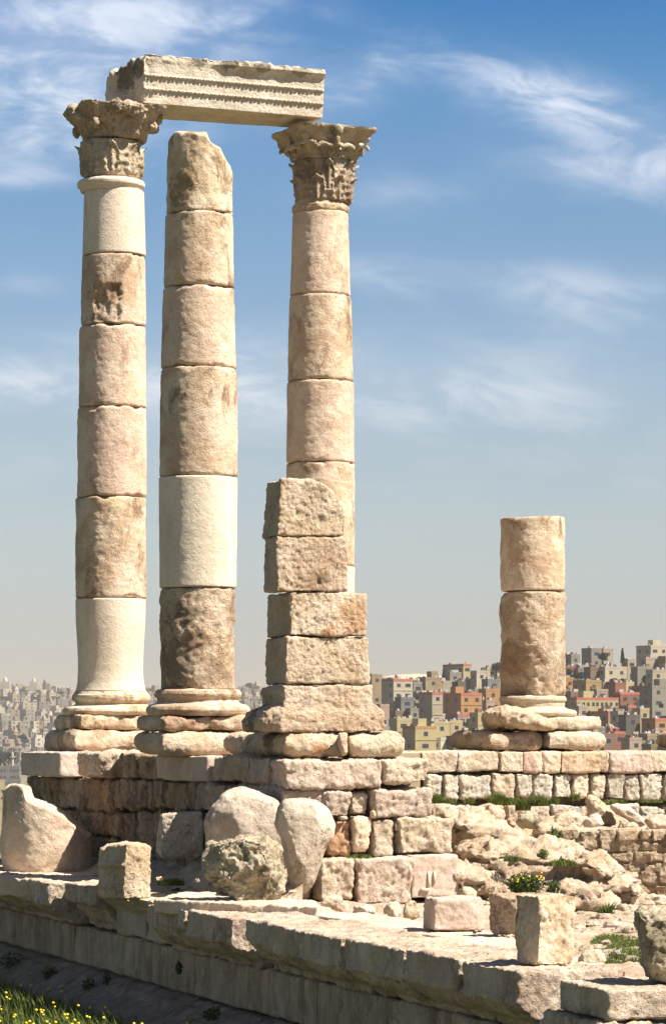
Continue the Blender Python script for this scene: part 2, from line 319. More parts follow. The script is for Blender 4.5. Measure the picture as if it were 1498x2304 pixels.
BEAM = stone('lichened_beam_limestone', (0.66, 0.58, 0.48), (0.56, 0.47, 0.375), dark=(0.13, 0.11, 0.075), dark_amt=0.45, dark_th=0.56, pink=0.1, bump=0.6, lichen=0.25, cracks=0.0, stains=[(-3.643, 54.6, 11.905, 0.38, 0.8, (0.10, 0.085, 0.055)), (-3.399, 54.2, 11.937, 0.2, 0.7, (0.10, 0.085, 0.055)), (-2.697, 54.1, 12.086, 0.16, 0.6, (0.10, 0.085, 0.055)), (-2.281, 54.3, 12.098, 0.2, 0.75, (0.10, 0.085, 0.055)), (-1.783, 54.5, 12.079, 0.2, 0.75, (0.10, 0.085, 0.055)), (-1.164, 54.7, 12.043, 0.2, 0.6, (0.10, 0.085, 0.055)), (-0.542, 55, 12.044, 0.2, 0.6, (0.10, 0.085, 0.055)), (-3.084, 54.1, 12.132, 0.12, 0.4, (0.10, 0.085, 0.055))])
PAVING = stone('paving_limestone', (0.68, 0.57, 0.45), (0.58, 0.45, 0.32), dark=(0.32, 0.24, 0.17), dark_amt=0.25, dark_th=0.58, pink=0.4, bump=0.4, pits=0.2)  # pale stone of the paving slabs, with few dark patches

def flat(name, col, rough=0.8, var=0.0, nscale=0.4, metal=0.0):
    if name in MATS: return MATS[name]
    m_, t = new_mat(name); pos = t.n('ShaderNodeNewGeometry').outputs['Position']
    n = t.n('ShaderNodeTexNoise', None, Vector=pos, Scale=nscale, Detail=6.0, Roughness=0.65).outputs[0]
    oi = t.n('ShaderNodeObjectInfo').outputs['Random']
    k = t.m('MULTIPLY', t.maprange(n, 0.3, 0.7, 0.82, 1.12), t.m('ADD', 1 - var / 2, t.m('MULTIPLY', oi, var)))
    b = finish(t, t.mix(1.0, col, t.n('ShaderNodeCombineColor', None, Red=k, Green=k, Blue=k).outputs[0], 'MULTIPLY'), rough)
    b.inputs['Metallic'].default_value = metal
    MATS[name] = m_; return m_

# ---------------------------------------------------------------- temple layout
YAW = R(21)
U = np.array([math.cos(YAW), math.sin(YAW)]); VV = np.array([-math.sin(YAW), math.cos(YAW)])   # along the front, along the flank
NA = 132
def ring_solid(name, cx, cy, prof, mat, parent, zt=None, amp=(0.007, 0.0035, 0.004), edge=0.028, rmod=None, cap=8, chip=0.045, dz=0.025, zb=None, chipb=None):
    """a turned drum: prof = [(z, r)] from bottom to top; zt/zb(x, y) -> broken top or bottom surface"""
    SEED[0] += 5; sd = SEED[0]
    z0, z1 = prof[0][0], prof[-1][0]; n = max(4, int((z1 - z0) / dz))
    zs = np.linspace(z0, z1, n + 1); rs = np.interp(zs, [p[0] for p in prof], [p[1] for p in prof])
    A = np.linspace(0, 2 * np.pi, NA, endpoint=False)
    ZZ, AA = np.meshgrid(zs, A, indexing='ij'); RR = np.repeat(rs[:, None], NA, 1)
    X = cx + RR * np.cos(AA); Y = cy + RR * np.sin(AA)
    top = np.full((NA,), z1) if zt is None else np.array([zt(x, y) for x, y in zip(X[-1], Y[-1])])
    bot = np.full((NA,), z0) if zb is None else np.array([zb(x, y) for x, y in zip(X[0], Y[0])])
    T = (ZZ - z0) / (z1 - z0); ZZ = bot[None, :] + T * (top - bot)[None, :]
    pts = np.stack([X, Y, ZZ], 2).reshape(-1, 3)
    d = amp[0] * fbm(pts, 0.5, 2, sd) + amp[1] * fbm(pts, 0.14, 3, sd + 3, 0.6) - amp[2] * 1.5 * (1 - np.clip(np.abs(fbm(pts, 0.1, 3, sd + 6)) * 2.5, 0, 1))
    d = d.reshape(RR.shape)
    ch = (np.clip(fbm(pts, 0.22, 3, sd + 9) + 0.05, 0, 1) * chip * 2).reshape(RR.shape)
    et = np.clip(1 - (top[None, :] - ZZ) / (edge + ch), 0, 1) ** 2; eb = np.clip(1 - (ZZ - bot[None, :]) / (edge + ch), 0, 1) ** 2
    if chipb is not None: eb = eb * chipb
    RR = RR + d - (et + eb) * (edge * 0.55 + ch)
    if rmod is not None: RR = RR + rmod(AA, ZZ)
    V = [np.stack([cx + RR * np.cos(AA), cy + RR * np.sin(AA), ZZ], 2).reshape(-1, 3)]
    m = len(zs)
    i = np.arange(m - 1)[:, None] * NA; j = np.arange(NA)[None, :]; j2 = (j + 1) % NA
    F = [np.stack([i + j, i + j2, i + NA + j2, i + NA + j], 2).reshape(-1, 4)]
    off = m * NA
    for which in (0, 1):                               # caps: shrinking rings
        src = (m - 1) * NA if which else 0; prev = np.arange(NA) + src
        bx, by = V[0][prev, 0], V[0][prev, 1]; bz = V[0][prev, 2]
        for k in range(1, cap + 1):
            f = 1 - k / (cap + 0.02); x = cx + (bx - cx) * f; y = cy + (by - cy) * f
            zz = np.full(NA, z1 if which else z0)
            if which and zt is not None: zz = np.array([zt(a, b) for a, b in zip(x, y)])
            if not which and zb is not None: zz = np.array([zb(a, b) for a, b in zip(x, y)])
            if which: zz = zz + 0.02 * fbm(np.stack([x, y, zz], 1), 0.2, 3, sd + 14) * min(1, k)
            V.append(np.stack([x, y, zz], 1)); cur = off + np.arange(NA); off += NA
            a, b, c, e = prev, np.roll(prev, -1), np.roll(cur, -1), cur
            F.append(np.stack([a, b, c, e], 1) if which else np.stack([e, c, b, a], 1)); prev = cur
    return obj(name, np.concatenate(V), np.concatenate(F), mat, parent)
class Column:
    def __init__(s, px, d, label, z0=0.0):
        s.d = d; s.c = P(px, HOR, d)[:2]; s.cpx = px
        s.root = thing('stone_column', label, 'column', (s.c[0], s.c[1], z0), 'columns of the ruined temple')
    def z(s, py, r=0.6): return zat(py, s.d - r)
    def r(s, w_px): return 0.5 * w_px * s.d / FPX
    def drum(s, yt, yb, lt, rt, lb, rb, mat, name='drum', **k):
        cx = P(((lt + rt) / 2 + (lb + rb) / 2) / 2, 0, s.d)[0]
        z0, z1 = s.z(yb) + 0.004, s.z(yt) - 0.006
        if 'mid' in k:
            mm = k.pop('mid'); prof = [(z0, s.r(rb - lb))] + [(s.z(y), s.r(wd)) for y, wd in mm] + [(z1, s.r(rt - lt))]
        else: prof = [(z0, s.r(rb - lb)), (z1, s.r(rt - lt))]
        return ring_solid(name, cx, s.c[1], prof, mat, s.root, **k)
def pillow(cx, cy, ha, hb, z0, z1, yaw=YAW, e=0.11, flat_=0.0):
    """slab with rolled edges, as one shell"""
    u = np.array([math.cos(yaw), math.sin(yaw)]); v = np.array([-math.sin(yaw), math.cos(yaw)]); V = []; F = []; n = 9
    for k in range(n):
        t = k / (n - 1) * 2 - 1; o = e * (1 - math.sqrt(max(0, 1 - t * t)))
        for sx, sy in ((-1, -1), (1, -1), (1, 1), (-1, 1)):
            p = np.array([cx, cy]) + u * sx * (ha - o) + v * sy * (hb - o); V.append((p[0], p[1], z0 + (z1 - z0) * (t + 1) / 2))
    for k in range(n - 1):
        for j in range(4): a = 4 * k; F.append((a + j, a + (j + 1) % 4, a + 4 + (j + 1) % 4, a + 4 + j))
    F += [(3, 2, 1, 0), (4 * n - 4, 4 * n - 3, 4 * n - 2, 4 * n - 1)]
    m = MB(); m.add(V, F); return m
def uv2(c, a, b): return c + U * a + VV * b

# ---- column 1: with capital, under the beam
def flare_prof(s, rows): return [(zat(y, s.d - 0.6), 0.5 * wd * s.d / FPX) for y, wd in rows]
def base_mouldings(s, rows, mat, name='base_moulding', **k):
    prof = sorted(flare_prof(s, rows)); ring_solid(name, s.c[0], s.c[1], prof, mat, s.root, dz=0.012, edge=0.004, chip=0.008, **k)
c1 = Column(250, 54.5, 'leftmost tall column, smooth cream lowest and topmost drums, blunt worn capital on top')
def recess(s, ax, aw, ya, yb, depth):                 # hacked-out patch
    a0 = -math.pi / 2 + math.asin(max(-1, min(1, ax))); z0, z1 = s.z(yb), s.z(ya)
    def f(A, Z):
        A2 = (A + math.pi) % (2 * math.pi) - math.pi
        n = fbm(np.stack([A.ravel() * 0.6, Z.ravel(), 0 * A.ravel()], 1), 0.16, 3, 77).reshape(A.shape)
        m = np.clip((aw - np.abs(A2 - a0) + 0.10 * n) / 0.05, 0, 1) * np.clip((Z - z0) / 0.03, 0, 1) * np.clip((z1 - Z + 0.03 * n) / 0.03, 0, 1)
        return -m * (depth + 0.035 * n)
    return f
c1.drum(418, 565, 190, 325, 185, 327, CREAM, amp=(0.002, 0.001, 0.0), edge=0.006, chip=0.004)
c1.drum(565, 726, 185, 327, 181, 328, WARM, rmod=recess(c1, -0.12, 0.42, 635, 722, 0.05))
c1.drum(726, 911, 180, 328, 176, 328, PINK)
c1.drum(911, 1115, 175, 329, 173, 330, PINK)
c1.drum(1115, 1345, 171, 329, 170, 329, WARM, amp=(0.009, 0.006, 0.006))
c1.drum(1345, 1556, 170, 328, 168, 329, CREAM, mid=[(1551, 156), (1535, 149), (1510, 146), (1480, 147), (1440, 151), (1390, 157)], amp=(0.002, 0.001, 0.0), edge=0.004, chip=0.003)
base_mouldings(c1, [(1556, 164), (1561, 168), (1563, 175), (1570, 178), (1577, 175), (1578, 166), (1583, 160), (1588, 170), (1590, 205), (1594, 216), (1601, 222), (1608, 214), (1610, 205)], WARM)
m = pillow(*c1.c, 0.80, 0.80, c1.z(1643, 0.8), c1.z(1610, 0.8), e=0.03); rock('plinth', m, WARM, c1.root, 0.03, amp=(0.02, 0.012, 0.008), chip=0.8, edge=14)
m = pillow(*c1.c, 0.97, 0.97, 0.004, c1.z(1644, 0.97), e=0.105); rock('base_slab', m, WARM, c1.root, 0.03, sm=1, edge=6, amp=(0.02, 0.008, 0.006), chip=0.6, step=0.025)

# ---- capitals
def bell(z, H): return 0.50 + 0.05 * z / H + 0.30 * max(0, (z / H - 0.45)) ** 2
def leaf(mb, c, th, z0, h, wd, rfun, out=0.13, lobes=4, thick=0.09, nu=10, nv=20):
    F_ = []; Vf = []; Vb = []
    for j in range(nv + 1):
        v = j / nv; hw = wd / 2 * (0.62 + 0.5 * math.sin(math.pi * min(1, v * 1.15)) - 0.35 * max(0, v - 0.72) / 0.28)
        lob = 1 - 0.17 * (0.5 + 0.5 * math.cos(2 * math.pi * lobes * v))
        curl = max(0, v - 0.62) / 0.38
        z = z0 + h * (v if v < 0.86 else 0.86 + 0.1 * math.sin((v - 0.86) / 0.14 * math.pi * 0.8)) - 0.06 * h * max(0, v - 0.9) / 0.1
        for i in range(nu + 1):
            u = i / nu * 2 - 1
            r = rfun(z) + 0.035 + out * curl ** 2 - 0.05 * u * u + 0.034 * math.cos(u * math.pi * 3.0) * (1 - 0.3 * v) + 0.02 * math.cos(2 * math.pi * lobes * (v - 0.12 * abs(u))) * abs(u)
            zz = z + 0.05 * h * -abs(u) * (1 + curl)
            t = u * hw * lob
            for L_, rr in ((Vf, r), (Vb, r - thick - out * curl * 0.3)):
                L_.append((c[0] + rr * math.cos(th) - t * math.sin(th), c[1] + rr * math.sin(th) + t * math.cos(th), zz))
    n = nu + 1; N = len(Vf)
    for j in range(nv):
        for i in range(nu):
            a = j * n + i; F_.append((a, a + 1, a + n + 1, a + n)); F_.append((N + a, N + a + n, N + a + n + 1, N + a + 1))
        a = j * n; F_.append((a, a + n, N + a + n, N + a)); a = j * n + nu; F_.append((a, N + a, N + a + n, a + n))
    for i in range(nu):
        F_.append((i, N + i, N + i + 1, i + 1)); a = nv * n + i; F_.append((a, a + 1, N + a + 1, N + a))
    mb.add(Vf + Vb, F_)
def lathe(mb, c, fn, zs, n=72):
    V = []; F_ = []
    for z in zs:
        for i in range(n):
            a = 2 * math.pi * i / n; r = fn(a, z); V.append((c[0] + r * math.cos(a), c[1] + r * math.sin(a), z))
    for k in range(len(zs) - 1):
        for i in range(n): F_.append((k * n + i, k * n + (i + 1) % n, (k + 1) * n + (i + 1) % n, (k + 1) * n + i))
    F_.append(tuple(range(n))[::-1]); F_.append(tuple((len(zs) - 1) * n + i for i in range(n))); mb.add(V, F_)
def abacus_r(a, yaw, r0=0.66, r1=0.40, p=5):
    q = abs(math.cos(2 * (a - yaw) - math.pi / 2)); return r0 + r1 * q ** p
def ellipsoid_at(mb, c, th, rad, z, r): mb.ball((c[0] + rad * math.cos(th), c[1] + rad * math.sin(th), z), r, 12, 8)
def acanthus_top(mb, c, th, rad, z, wd, yawn):         # fringed curling leaf tip
    t = np.array([-math.sin(th), math.cos(th)])
    for i in range(-3, 4):
        q = np.array([c[0] + rad * math.cos(th), c[1] + rad * math.sin(th)]) + t * i * wd / 7
        mb.ball((q[0], q[1], z - 0.004 * i * i), (0.045, 0.045, 0.05), 8, 6)
def capital_fine(s, zb, zmid, zt, yaw, mat):
    c = s.c + np.array([0.06, 0.0]); H = zt - zb
    low = MB(); lathe(low, c, lambda a, z: 0.47 + 0.05 * ((z - zb) / (zmid - zb)), np.linspace(zb, zmid, 8))
    hl = (zmid - zb)
    for k in range(8): leaf(low, c, yaw + k * math.pi / 4 + 0.2, zb, hl * 0.66, 0.40, lambda z: 0.47 + 0.05 * (z - zb) / hl, out=0.10, lobes=4)
    for k in range(8): leaf(low, c, yaw + (k + 0.5) * math.pi / 4 + 0.2, zb + hl * 0.28, hl * 0.74, 0.34, lambda z: 0.47 + 0.06 * (z - zb) / hl, out=0.10, lobes=4)
    V, F = remesh(low.V, low.F, 0.012); V = weather(V, F, 0, 3, (0.006, 0.003, 0.004), 0.5, 1, 0, 0.004)
    body = thing_part('capital', s.root); obj('acanthus_leaf_block', V, F, mat, body)
    up = MB()
    def fn(a, z):
        t = (z - zmid) / (zt - zmid); base = 0.55 + 0.10 * t + 0.10 * max(0, t - 0.4)
        return base + (abacus_r(a, yaw, 0.66, 0.26, 3) - 0.66) * min(1, t * 1.25) ** 2.0 + (0.05 if t > 0.86 else 0)
    lathe(up, c, fn, np.linspace(zmid + 0.004, zt, 22), 96)
    hu = zt - zmid
    for k in range(4):
        th = yaw + math.pi / 4 + k * math.pi / 2                   # corner volutes
        for q in range(7):
            f = q / 6; ellipsoid_at(up, c, th, 0.60 + 0.24 * f, zmid + hu * (0.30 + 0.42 * f), (0.07, 0.07, 0.08))
        ellipsoid_at(up, c, th, 0.84, zmid + hu * 0.70, (0.075, 0.075, 0.10))
        acanthus_top(up, c, th, 0.78, zmid + hu * 0.46, 0.42, yaw)
        th2 = yaw + k * math.pi / 2                                # flower on each side, leaves under it
        ellipsoid_at(up, c, th2, 0.72, zt - 0.09, (0.09, 0.09, 0.11)); ellipsoid_at(up, c, th2, 0.66, zmid + hu * 0.55, (0.06, 0.13, 0.10))
        for q in (-1, 0, 1): acanthus_top(up, c, th2 + q * 0.36, 0.68, zmid + hu * 0.40, 0.26, yaw); leaf(up, c, th2 + q * 0.36, zmid, hu * 0.46, 0.26, lambda z: 0.56 + 0.08 * (z - zmid) / hu, out=0.08, lobes=3, nv=12)
    V, F = remesh(up.V, up.F, 0.012); V = weather(V, F, 0, 4, (0.012, 0.004, 0.005), 0.6, 1, 0, 0.006)
    obj('abacus_block', V, F, mat, body)
def thing_part(name, root):
    o = bpy.data.objects.new(name, None); COL.objects.link(o); o.parent = root; o['_w'] = list(root['_w']); o['kind'] = 'thing'; return o
ABY = R(21)
zb1, zm1, zt1 = c1.z(392, 0.5), c1.z(306, 0.55), 11.27
body = thing_part('capital', c1.root)
low = MB(); lathe(low, c1.c, lambda a, z: 0.485 + 0.045 * (z - zb1) / (zm1 - zb1) + 0.02 * max(0, math.sin(math.pi * (z - zb1) / (zm1 - zb1))), np.linspace(zb1, zm1, 10))
for k in range(8): leaf(low, c1.c, R(-90) + 0.10 + k * math.pi / 4, zb1 + 0.06, (zm1 - zb1) * 0.88, 0.42, lambda z: 0.49 + 0.05 * (z - zb1) / 0.66, out=0.06 if k != 0 else 0.11, lobes=4)
V, F = remesh(low.V, low.F, 0.016); V = weather(V, F, 0, 4, (0.015, 0.008, 0.006), 0.6, 1.2); obj('acanthus_leaf_block', V, F, CARVED, body)
up = MB()
def fn1(a, z):
    t = (z - zm1) / (zt1 - zm1)
    return 0.54 + 0.16 * t + (abacus_r(a, ABY, 0.66, 0.32, 3) - 0.66) * min(1, t * 1.15) ** 1.6
c1u = c1.c + np.array([0.07, 0.0])
lathe(up, c1u, fn1, np.linspace(zm1 + 0.004, zt1, 18), 96)
for k in range(4): ellipsoid_at(up, c1u, ABY + k * math.pi / 2, 0.74, zt1 - 0.10, (0.15, 0.15, 0.13)); ellipsoid_at(up, c1u, ABY + k * math.pi / 2 + 0.3, 0.72, zm1 + 0.35, (0.16, 0.16, 0.12))
up.ball((c1u[0] + 0.07, c1u[1] - 0.78, zt1 - 0.09), (0.13, 0.08, 0.16)); up.ball((c1u[0] + 0.35, c1u[1] - 0.72, zt1 - 0.10), (0.24, 0.08, 0.09)); up.ball((c1u[0] + 0.42, c1u[1] - 0.68, zm1 + 0.42), (0.24, 0.09, 0.10))
for k in range(4): ellipsoid_at(up, c1u, ABY + math.pi / 4 + k * math.pi / 2, 0.76, zm1 + 0.22, (0.10, 0.10, 0.12))
V, F = remesh(up.V, up.F, 0.018); V = weather(V, F, 1, 6, (0.03, 0.014, 0.012), 0.8, 1.3); obj('abacus_block', V, F, CARVED, body)
ring_solid('necking_ring', c1.c[0], c1.c[1], [(c1.z(420), c1.r(137)), (c1.z(412), c1.r(141)), (c1.z(408), c1.r(151)), (c1.z(401), c1.r(153)), (c1.z(396), c1.r(149)), (c1.z(393), c1.r(138))], CREAM, c1.root, dz=0.012, amp=(0.003, 0.003, 0.002), edge=0.003, chip=0.006)

# ---- column 2: without capital, broken top
c2 = Column(446, 47.8, 'thick column without a capital, broken slanting top, one smooth cream drum below its middle')
def broke2(x, y):
    px = PXC + (x - c2.c[0]) * FPX / c2.d + (c2.cpx - PXC)
    yy = np.interp(px, [372, 385, 395, 466, 476, 498, 516, 530], [312, 300, 290, 291, 318, 330, 362, 400])
    zc = zat(yy, 47.3); return zc - 0.02 * math.sin(7 * x + 3 * y)
c2.drum(300, 469, 377, 520, 372, 524, WARM, zt=broke2, amp=(0.02, 0.012, 0.006))
c2.drum(469, 637, 372, 524, 368, 526, WARM)
c2.drum(637, 821, 367, 527, 362, 531, PINK)
c2.drum(821, 1068, 361, 533, 359, 535, WARM)
c2.drum(1068, 1320, 358, 535, 358, 531, CREAM, amp=(0.003, 0.002, 0.002), edge=0.006, chip=0.004)
def bite2(A, Z):                                       # lower left edge worn away
    A2 = (A + math.pi) % (2 * math.pi) - math.pi
    return -0.10 * np.clip((1.0 - np.abs(A2 + 2.35)) / 0.4, 0, 1) * np.clip((c2.z(1515) - Z) / 0.25, 0, 1) ** 2
c2.drum(1320, 1552, 360, 529, 357, 532, ROUGH, rmod=bite2, amp=(0.02, 0.016, 0.01), mid=[(1545, 170), (1500, 167), (1430, 169)])
base_mouldings(c2, [(1551, 184), (1555, 192), (1562, 197), (1569, 192), (1570, 184), (1576, 181), (1583, 190), (1585, 215), (1590, 230), (1598, 237), (1606, 232), (1611, 222)], WARM)
m = pillow(*c2.c, 0.78, 0.72, c2.z(1646, 0.8), c2.z(1611, 0.8), e=0.05); rock('plinth', m, WARM, c2.root, 0.03, amp=(0.02, 0.012, 0.008), chip=0.8, edge=14)
cc = uv2(c2.c, 0.06, -0.12)
m = pillow(cc[0], cc[1], 0.92, 0.72, 0.004, c2.z(1648, 0.9), e=0.105); rock('base_slab', m, PIER, c2.root, 0.03, sm=1, edge=6, amp=(0.02, 0.008, 0.006), chip=0.6, step=0.025)

# ---- column 3: fine capital, behind the pier
c3 = Column(721, 56.2, 'right tall column with a finely carved leafy capital, rising behind the square pier')
c3.drum(466, 657, 658, 783, 653, 789, PINK, name='drum')
c3.drum(657, 852, 651, 790, 647, 795, WARM, amp=(0.006, 0.005, 0.003))
c3.drum(852, 1037, 646, 797, 644, 797, PINK)
c3.drum(1037, 1272, 644, 798, 643, 798, WARM, amp=(0.009, 0.006, 0.006))
c3.drum(1272, 1556, 643, 798, 646, 796, CREAM, amp=(0.003, 0.002, 0.002), edge=0.006, chip=0.004)
ring_solid('necking_ring', c3.c[0], c3.c[1], [(c3.z(468), c3.r(124)), (c3.z(462), c3.r(128)), (c3.z(455), c3.r(128)), (c3.z(448), c3.r(118)), (c3.z(440), c3.r(112))], WARM, c3.root, dz=0.012, amp=(0.006, 0.01, 0.006), edge=0.003, chip=0.02)
base_mouldings(c3, [(1556, 160), (1563, 178), (1575, 176), (1583, 165), (1590, 205), (1601, 220), (1612, 205)], WARM)
m = pillow(*c3.c, 0.80, 0.80, c3.z(1643, 0.8), c3.z(1612, 0.8), e=0.05); rock('plinth', m, WARM, c3.root, 0.04)
m = pillow(*c3.c, 0.97, 0.97, 0.004, c3.z(1644, 0.97), e=0.105); rock('base_slab', m, WARM, c3.root, 0.04, sm=3)
capital_fine(c3, c3.z(446, 0.5), c3.z(352, 0.55), c3.z(277, 0.8), ABY, CARVED)

# ---- column 4: stump
c4 = Column(1198, 57.4, 'short two drum column stump standing alone on a broken base, right of the pier')
c4.drum(1160, 1328, 1125, 1270, 1126, 1271, WARM, chip=0.02, amp=(0.006, 0.006, 0.004), zt=lambda x, y: zat(1161, 56.8) + 0.015 * math.sin(5 * x))
def bite4(A, Z):
    A2 = (A + math.pi) % (2 * math.pi) - math.pi; f = np.clip((c4.z(1450) - Z) / 0.9, 0, 1)
    f2 = np.clip((c4.z(1500) - Z) / 0.5, 0, 1)
    return -0.30 * f ** 2 * np.clip((1.7 - np.abs(A2 + 2.7)) / 1.2, 0, 1) - 0.07 * f2 * np.clip((0.5 - np.abs(A2 + 1.0)) / 0.2, 0, 1)
c4.drum(1330, 1566, 1126, 1272, 1127, 1272, ROUGH, rmod=bite4, amp=(0.02, 0.014, 0.008), chip=0.05)
base_mouldings(c4, [(1566, 144), (1568, 150), (1574, 154), (1579, 150), (1580, 146), (1586, 146), (1591, 144), (1595, 160), (1598, 190), (1604, 200), (1610, 196), (1613, 190)], PALE,
               rmod=lambda A, Z: -0.10 * np.clip((c4.z(1590) - Z) / 0.1, 0, 1) * np.clip((0.9 - np.abs(((A + math.pi) % (2 * math.pi) - math.pi) + 2.5)) / 0.3, 0, 1))
cc = uv2(c4.c, 0.18, 0.0); m = pillow(cc[0], cc[1], 0.86, 0.8, c4.z(1643, 0.8), c4.z(1613, 0.8), e=0.03); rock('plinth', m, PALE, c4.root, 0.03, amp=(0.02, 0.01, 0.006), chip=0.7)
def outline_rock(pts, d, thick, power=2.5, layers=9, dcurve=0.0, lean=0.0):
    """boulder whose front outline is pts (photo pixels at distance d), given real thickness"""
    W_ = [P(x, y, d) for x, y in pts]; c = sum(W_) / len(W_); V = []; F = []; n = len(W_)
    for k in range(layers):
        t = -0.98 + 1.96 * k / (layers - 1); f = max(0.05, (1 - abs(t) ** power)) ** (1 / power)
        for p in W_: V.append((c[0] + (p[0] - c[0]) * f, d + t * thick / 2 + lean * (p[2] - c[2]), c[2] + (p[2] - c[2]) * f))
    for k in range(layers - 1):
        for i in range(n): F.append((k * n + i, k * n + (i + 1) % n, (k + 1) * n + (i + 1) % n, (k + 1) * n + i))
    F.append(tuple(range(n))[::-1]); F.append(tuple((layers - 1) * n + i for i in range(n)))
    m = MB(); m.add(V, F); return m
m = outline_rock([(1091, 1604), (1106, 1596), (1135, 1588), (1165, 1590), (1195, 1598), (1215, 1612), (1240, 1634), (1244, 1643), (1112, 1643), (1098, 1630), (1091, 1616)], 57.0, 1.7, 4)
rock('broken_base_block', m, ROUGH, c4.root, 0.03, amp=(0.04, 0.02, 0.01), edge=6)  # darker stone colour stands in for the shade on this chunk
for (x0, x1, nm, mt) in ((1030, 1224, 'base_slab', ROUGH), (1234, 1364, 'base_slab', PALE)):
    ln = Line(uv2(c4.c, 0, -0.95), U); a, b = ln.at(x0 + (75 if x0 == 1030 else 0)), ln.at(x1); mid = (a + b) / 2 + VV * (1.0 if x0 == 1030 else 0.95)
    m = pillow(mid[0], mid[1], np.linalg.norm(b - a) / 2, 0.95, 0.004, zat(1646, 56.3), e=0.105); rock(nm, m, mt, c4.root, 0.03, sm=3, amp=(0.025, 0.01, 0.006), chip=0.5)
# next base along the row, cut by the frame
cc = uv2(c4.c, 4.05, 0.0)
m = pillow(cc[0], cc[1], 1.05, 0.95, 0.004, 0.36, e=0.16)
o = rock('column_base_slab', m, ROUGH, None, 0.03, sm=4, amp=(0.03, 0.012, 0.006)); tag(o, 'rounded base slab without a column at the right end of the back wall', 'base slab')

# ---- beam across columns 1 and 3
bz0 = 11.285; BA = R(23.5); bu = np.array([math.cos(BA), math.sin(BA)]); bl = P(322, 0, 54.05)[:2]
L = (lambda k: (k * bl[1] - bl[0]) / (bu[0] - k * bu[1]))((727 - PXC) / FPX); bn = np.array([bu[1], -bu[0]])     # outward normal of the front
bt = np.array([-0.73, 1.16])
beam = thing('architrave_beam', 'long carved stone beam lying across the leftmost and the right tall columns', 'beam', (bl[0], bl[1], bz0))
prof = [(0.0, 0.0), (0.0, 0.225), (0.028, 0.232), (0.028, 0.255), (0.015, 0.262), (0.02, 0.46), (0.048, 0.467), (0.048, 0.49), (0.03, 0.497), (0.035, 0.64), (0.06, 0.70), (0.12, 0.745), (0.14, 0.76), (0.14, 0.85)]
ns = 40; V = []; F = []; npf = len(prof) + 2
for i in range(ns + 1):
    s_ = L * i / ns; f = i / ns
    lip = np.clip((f - 0.34) / 0.12, 0, 1) * (1 if f < 0.99 else 0.9)
    rag = 0.02 * math.sin(i * 1.3) + 0.015 * math.sin(i * 2.9)
    row = []
    for (o_, z_) in prof:
        oo = o_ if z_ < 0.6 else 0.035 + (o_ - 0.035) * (0.25 + 0.75 * lip)
        row.append((bl[0] + bu[0] * s_ + bn[0] * oo, bl[1] + bu[1] * s_ + bn[1] * oo, bz0 + z_ * (1.0 if z_ < 0.6 else 1 + 0.0 * rag)))
    bk = bl + bu * s_ + (bt * (1 - f) + np.array([-bu[1], bu[0]]) * 1.05 * f)
    topb = 0.82 - 0.12 * (1 - np.clip(f / 0.1, 0, 1))
    row.append((bk[0], bk[1], bz0 + topb)); row.append((bk[0], bk[1], bz0 + 0.0)); V += row
for i in range(ns):
    for j in range(npf): a = i * npf; F.append((a + j, a + npf + j, a + npf + (j + 1) % npf, a + (j + 1) % npf))
F.append(tuple(range(npf))); F.append(tuple(ns * npf + j for j in range(npf))[::-1])
Vb, Fb = remesh(V, F, 0.012)
Vb = weather(Vb, Fb, 0, 2, (0.006, 0.001, 0.002), 0.4, 1.0, 0, 0.004)
endw = np.clip(1 - ((Vb[:, :2] - bl) @ bu + 0.1) / 0.35, 0, 1); topw = np.clip((Vb[:, 2] - bz0 - 0.72) / 0.12, 0, 1)
Vb += vnormals(Vb, Fb) * ((endw * 0.05 + topw * 0.03) * fbm(Vb, 0.16, 4, 55))[:, None]
obj('beam_body', Vb, Fb, BEAM, beam)
for zz, oo, nm in ((0.244, 0.030, 'lower bead moulding'), (0.479, 0.050, 'upper bead moulding')):
    m = MB(); s_ = 0.04; k = 0
    while s_ < L - 0.03:
        q = bl + bu * s_ + bn * oo; big = k % 3 == 0
        m.ball((q[0], q[1], bz0 + zz), (0.042, 0.03, 0.026) if big else (0.011, 0.026, 0.026), 8, 6); s_ += 0.062 if (big or k % 3 == 2) else 0.03; k += 1
    obj('bead_moulding', m.V, m.F, BEAM, beam)

# ---------------------------------------------------------------- pier
PY = R(17); pu = np.array([math.cos(PY), math.sin(PY)]); pv = np.array([-math.sin(PY), math.cos(PY)])
pf = P(640, 0, 43.7)[:2]; pln = Line(pf, pu)
pier = thing('square_pier', 'square pier of six stacked ochre blocks in front of the right tall column', 'pier', (pf[0] + 0.6, pf[1] + 0.5, 0))
def pier_block(x0, x1, yt, yb, depth, mat, name='block', top=None, **k):
    a, b = pln.at(x0), pln.at(x1); z1, z0 = zat(yt, (a[1] + b[1]) / 2), zat(yb, (a[1] + b[1]) / 2) + 0.004; s_ = np.linalg.norm(b - a)
    m = MB(); rr = lambda: random.uniform(-0.015, 0.015)
    if top:                                            # custom front outline in photo pixels, extruded back
        n = len(top); V = []
        for dd in (0, 1):
            for (x, y) in top:
                q = pln.at(x); zz = zat(y, q[1]); V.append((*(q + pv * depth * dd), zz))
        F = [tuple(range(n)), tuple(range(n, 2 * n))[::-1]] + [(i, n + i, n + (i + 1) % n, (i + 1) % n) for i in range(n)]
        m.add(V, F)
    else:
        q = [a, b, b + pv * depth, a + pv * depth]; q = [p + np.array([rr(), rr()]) for p in q]; m.prism([tuple(p) for p in q], z0, z1)
    kw = dict(voxel=0.02, amp=(0.014, 0.008, 0.009), chip=0.7, edge=5, pits=0.012); kw.update(k)
    return rock(name, m, mat, pier, **kw)
random.seed(5)
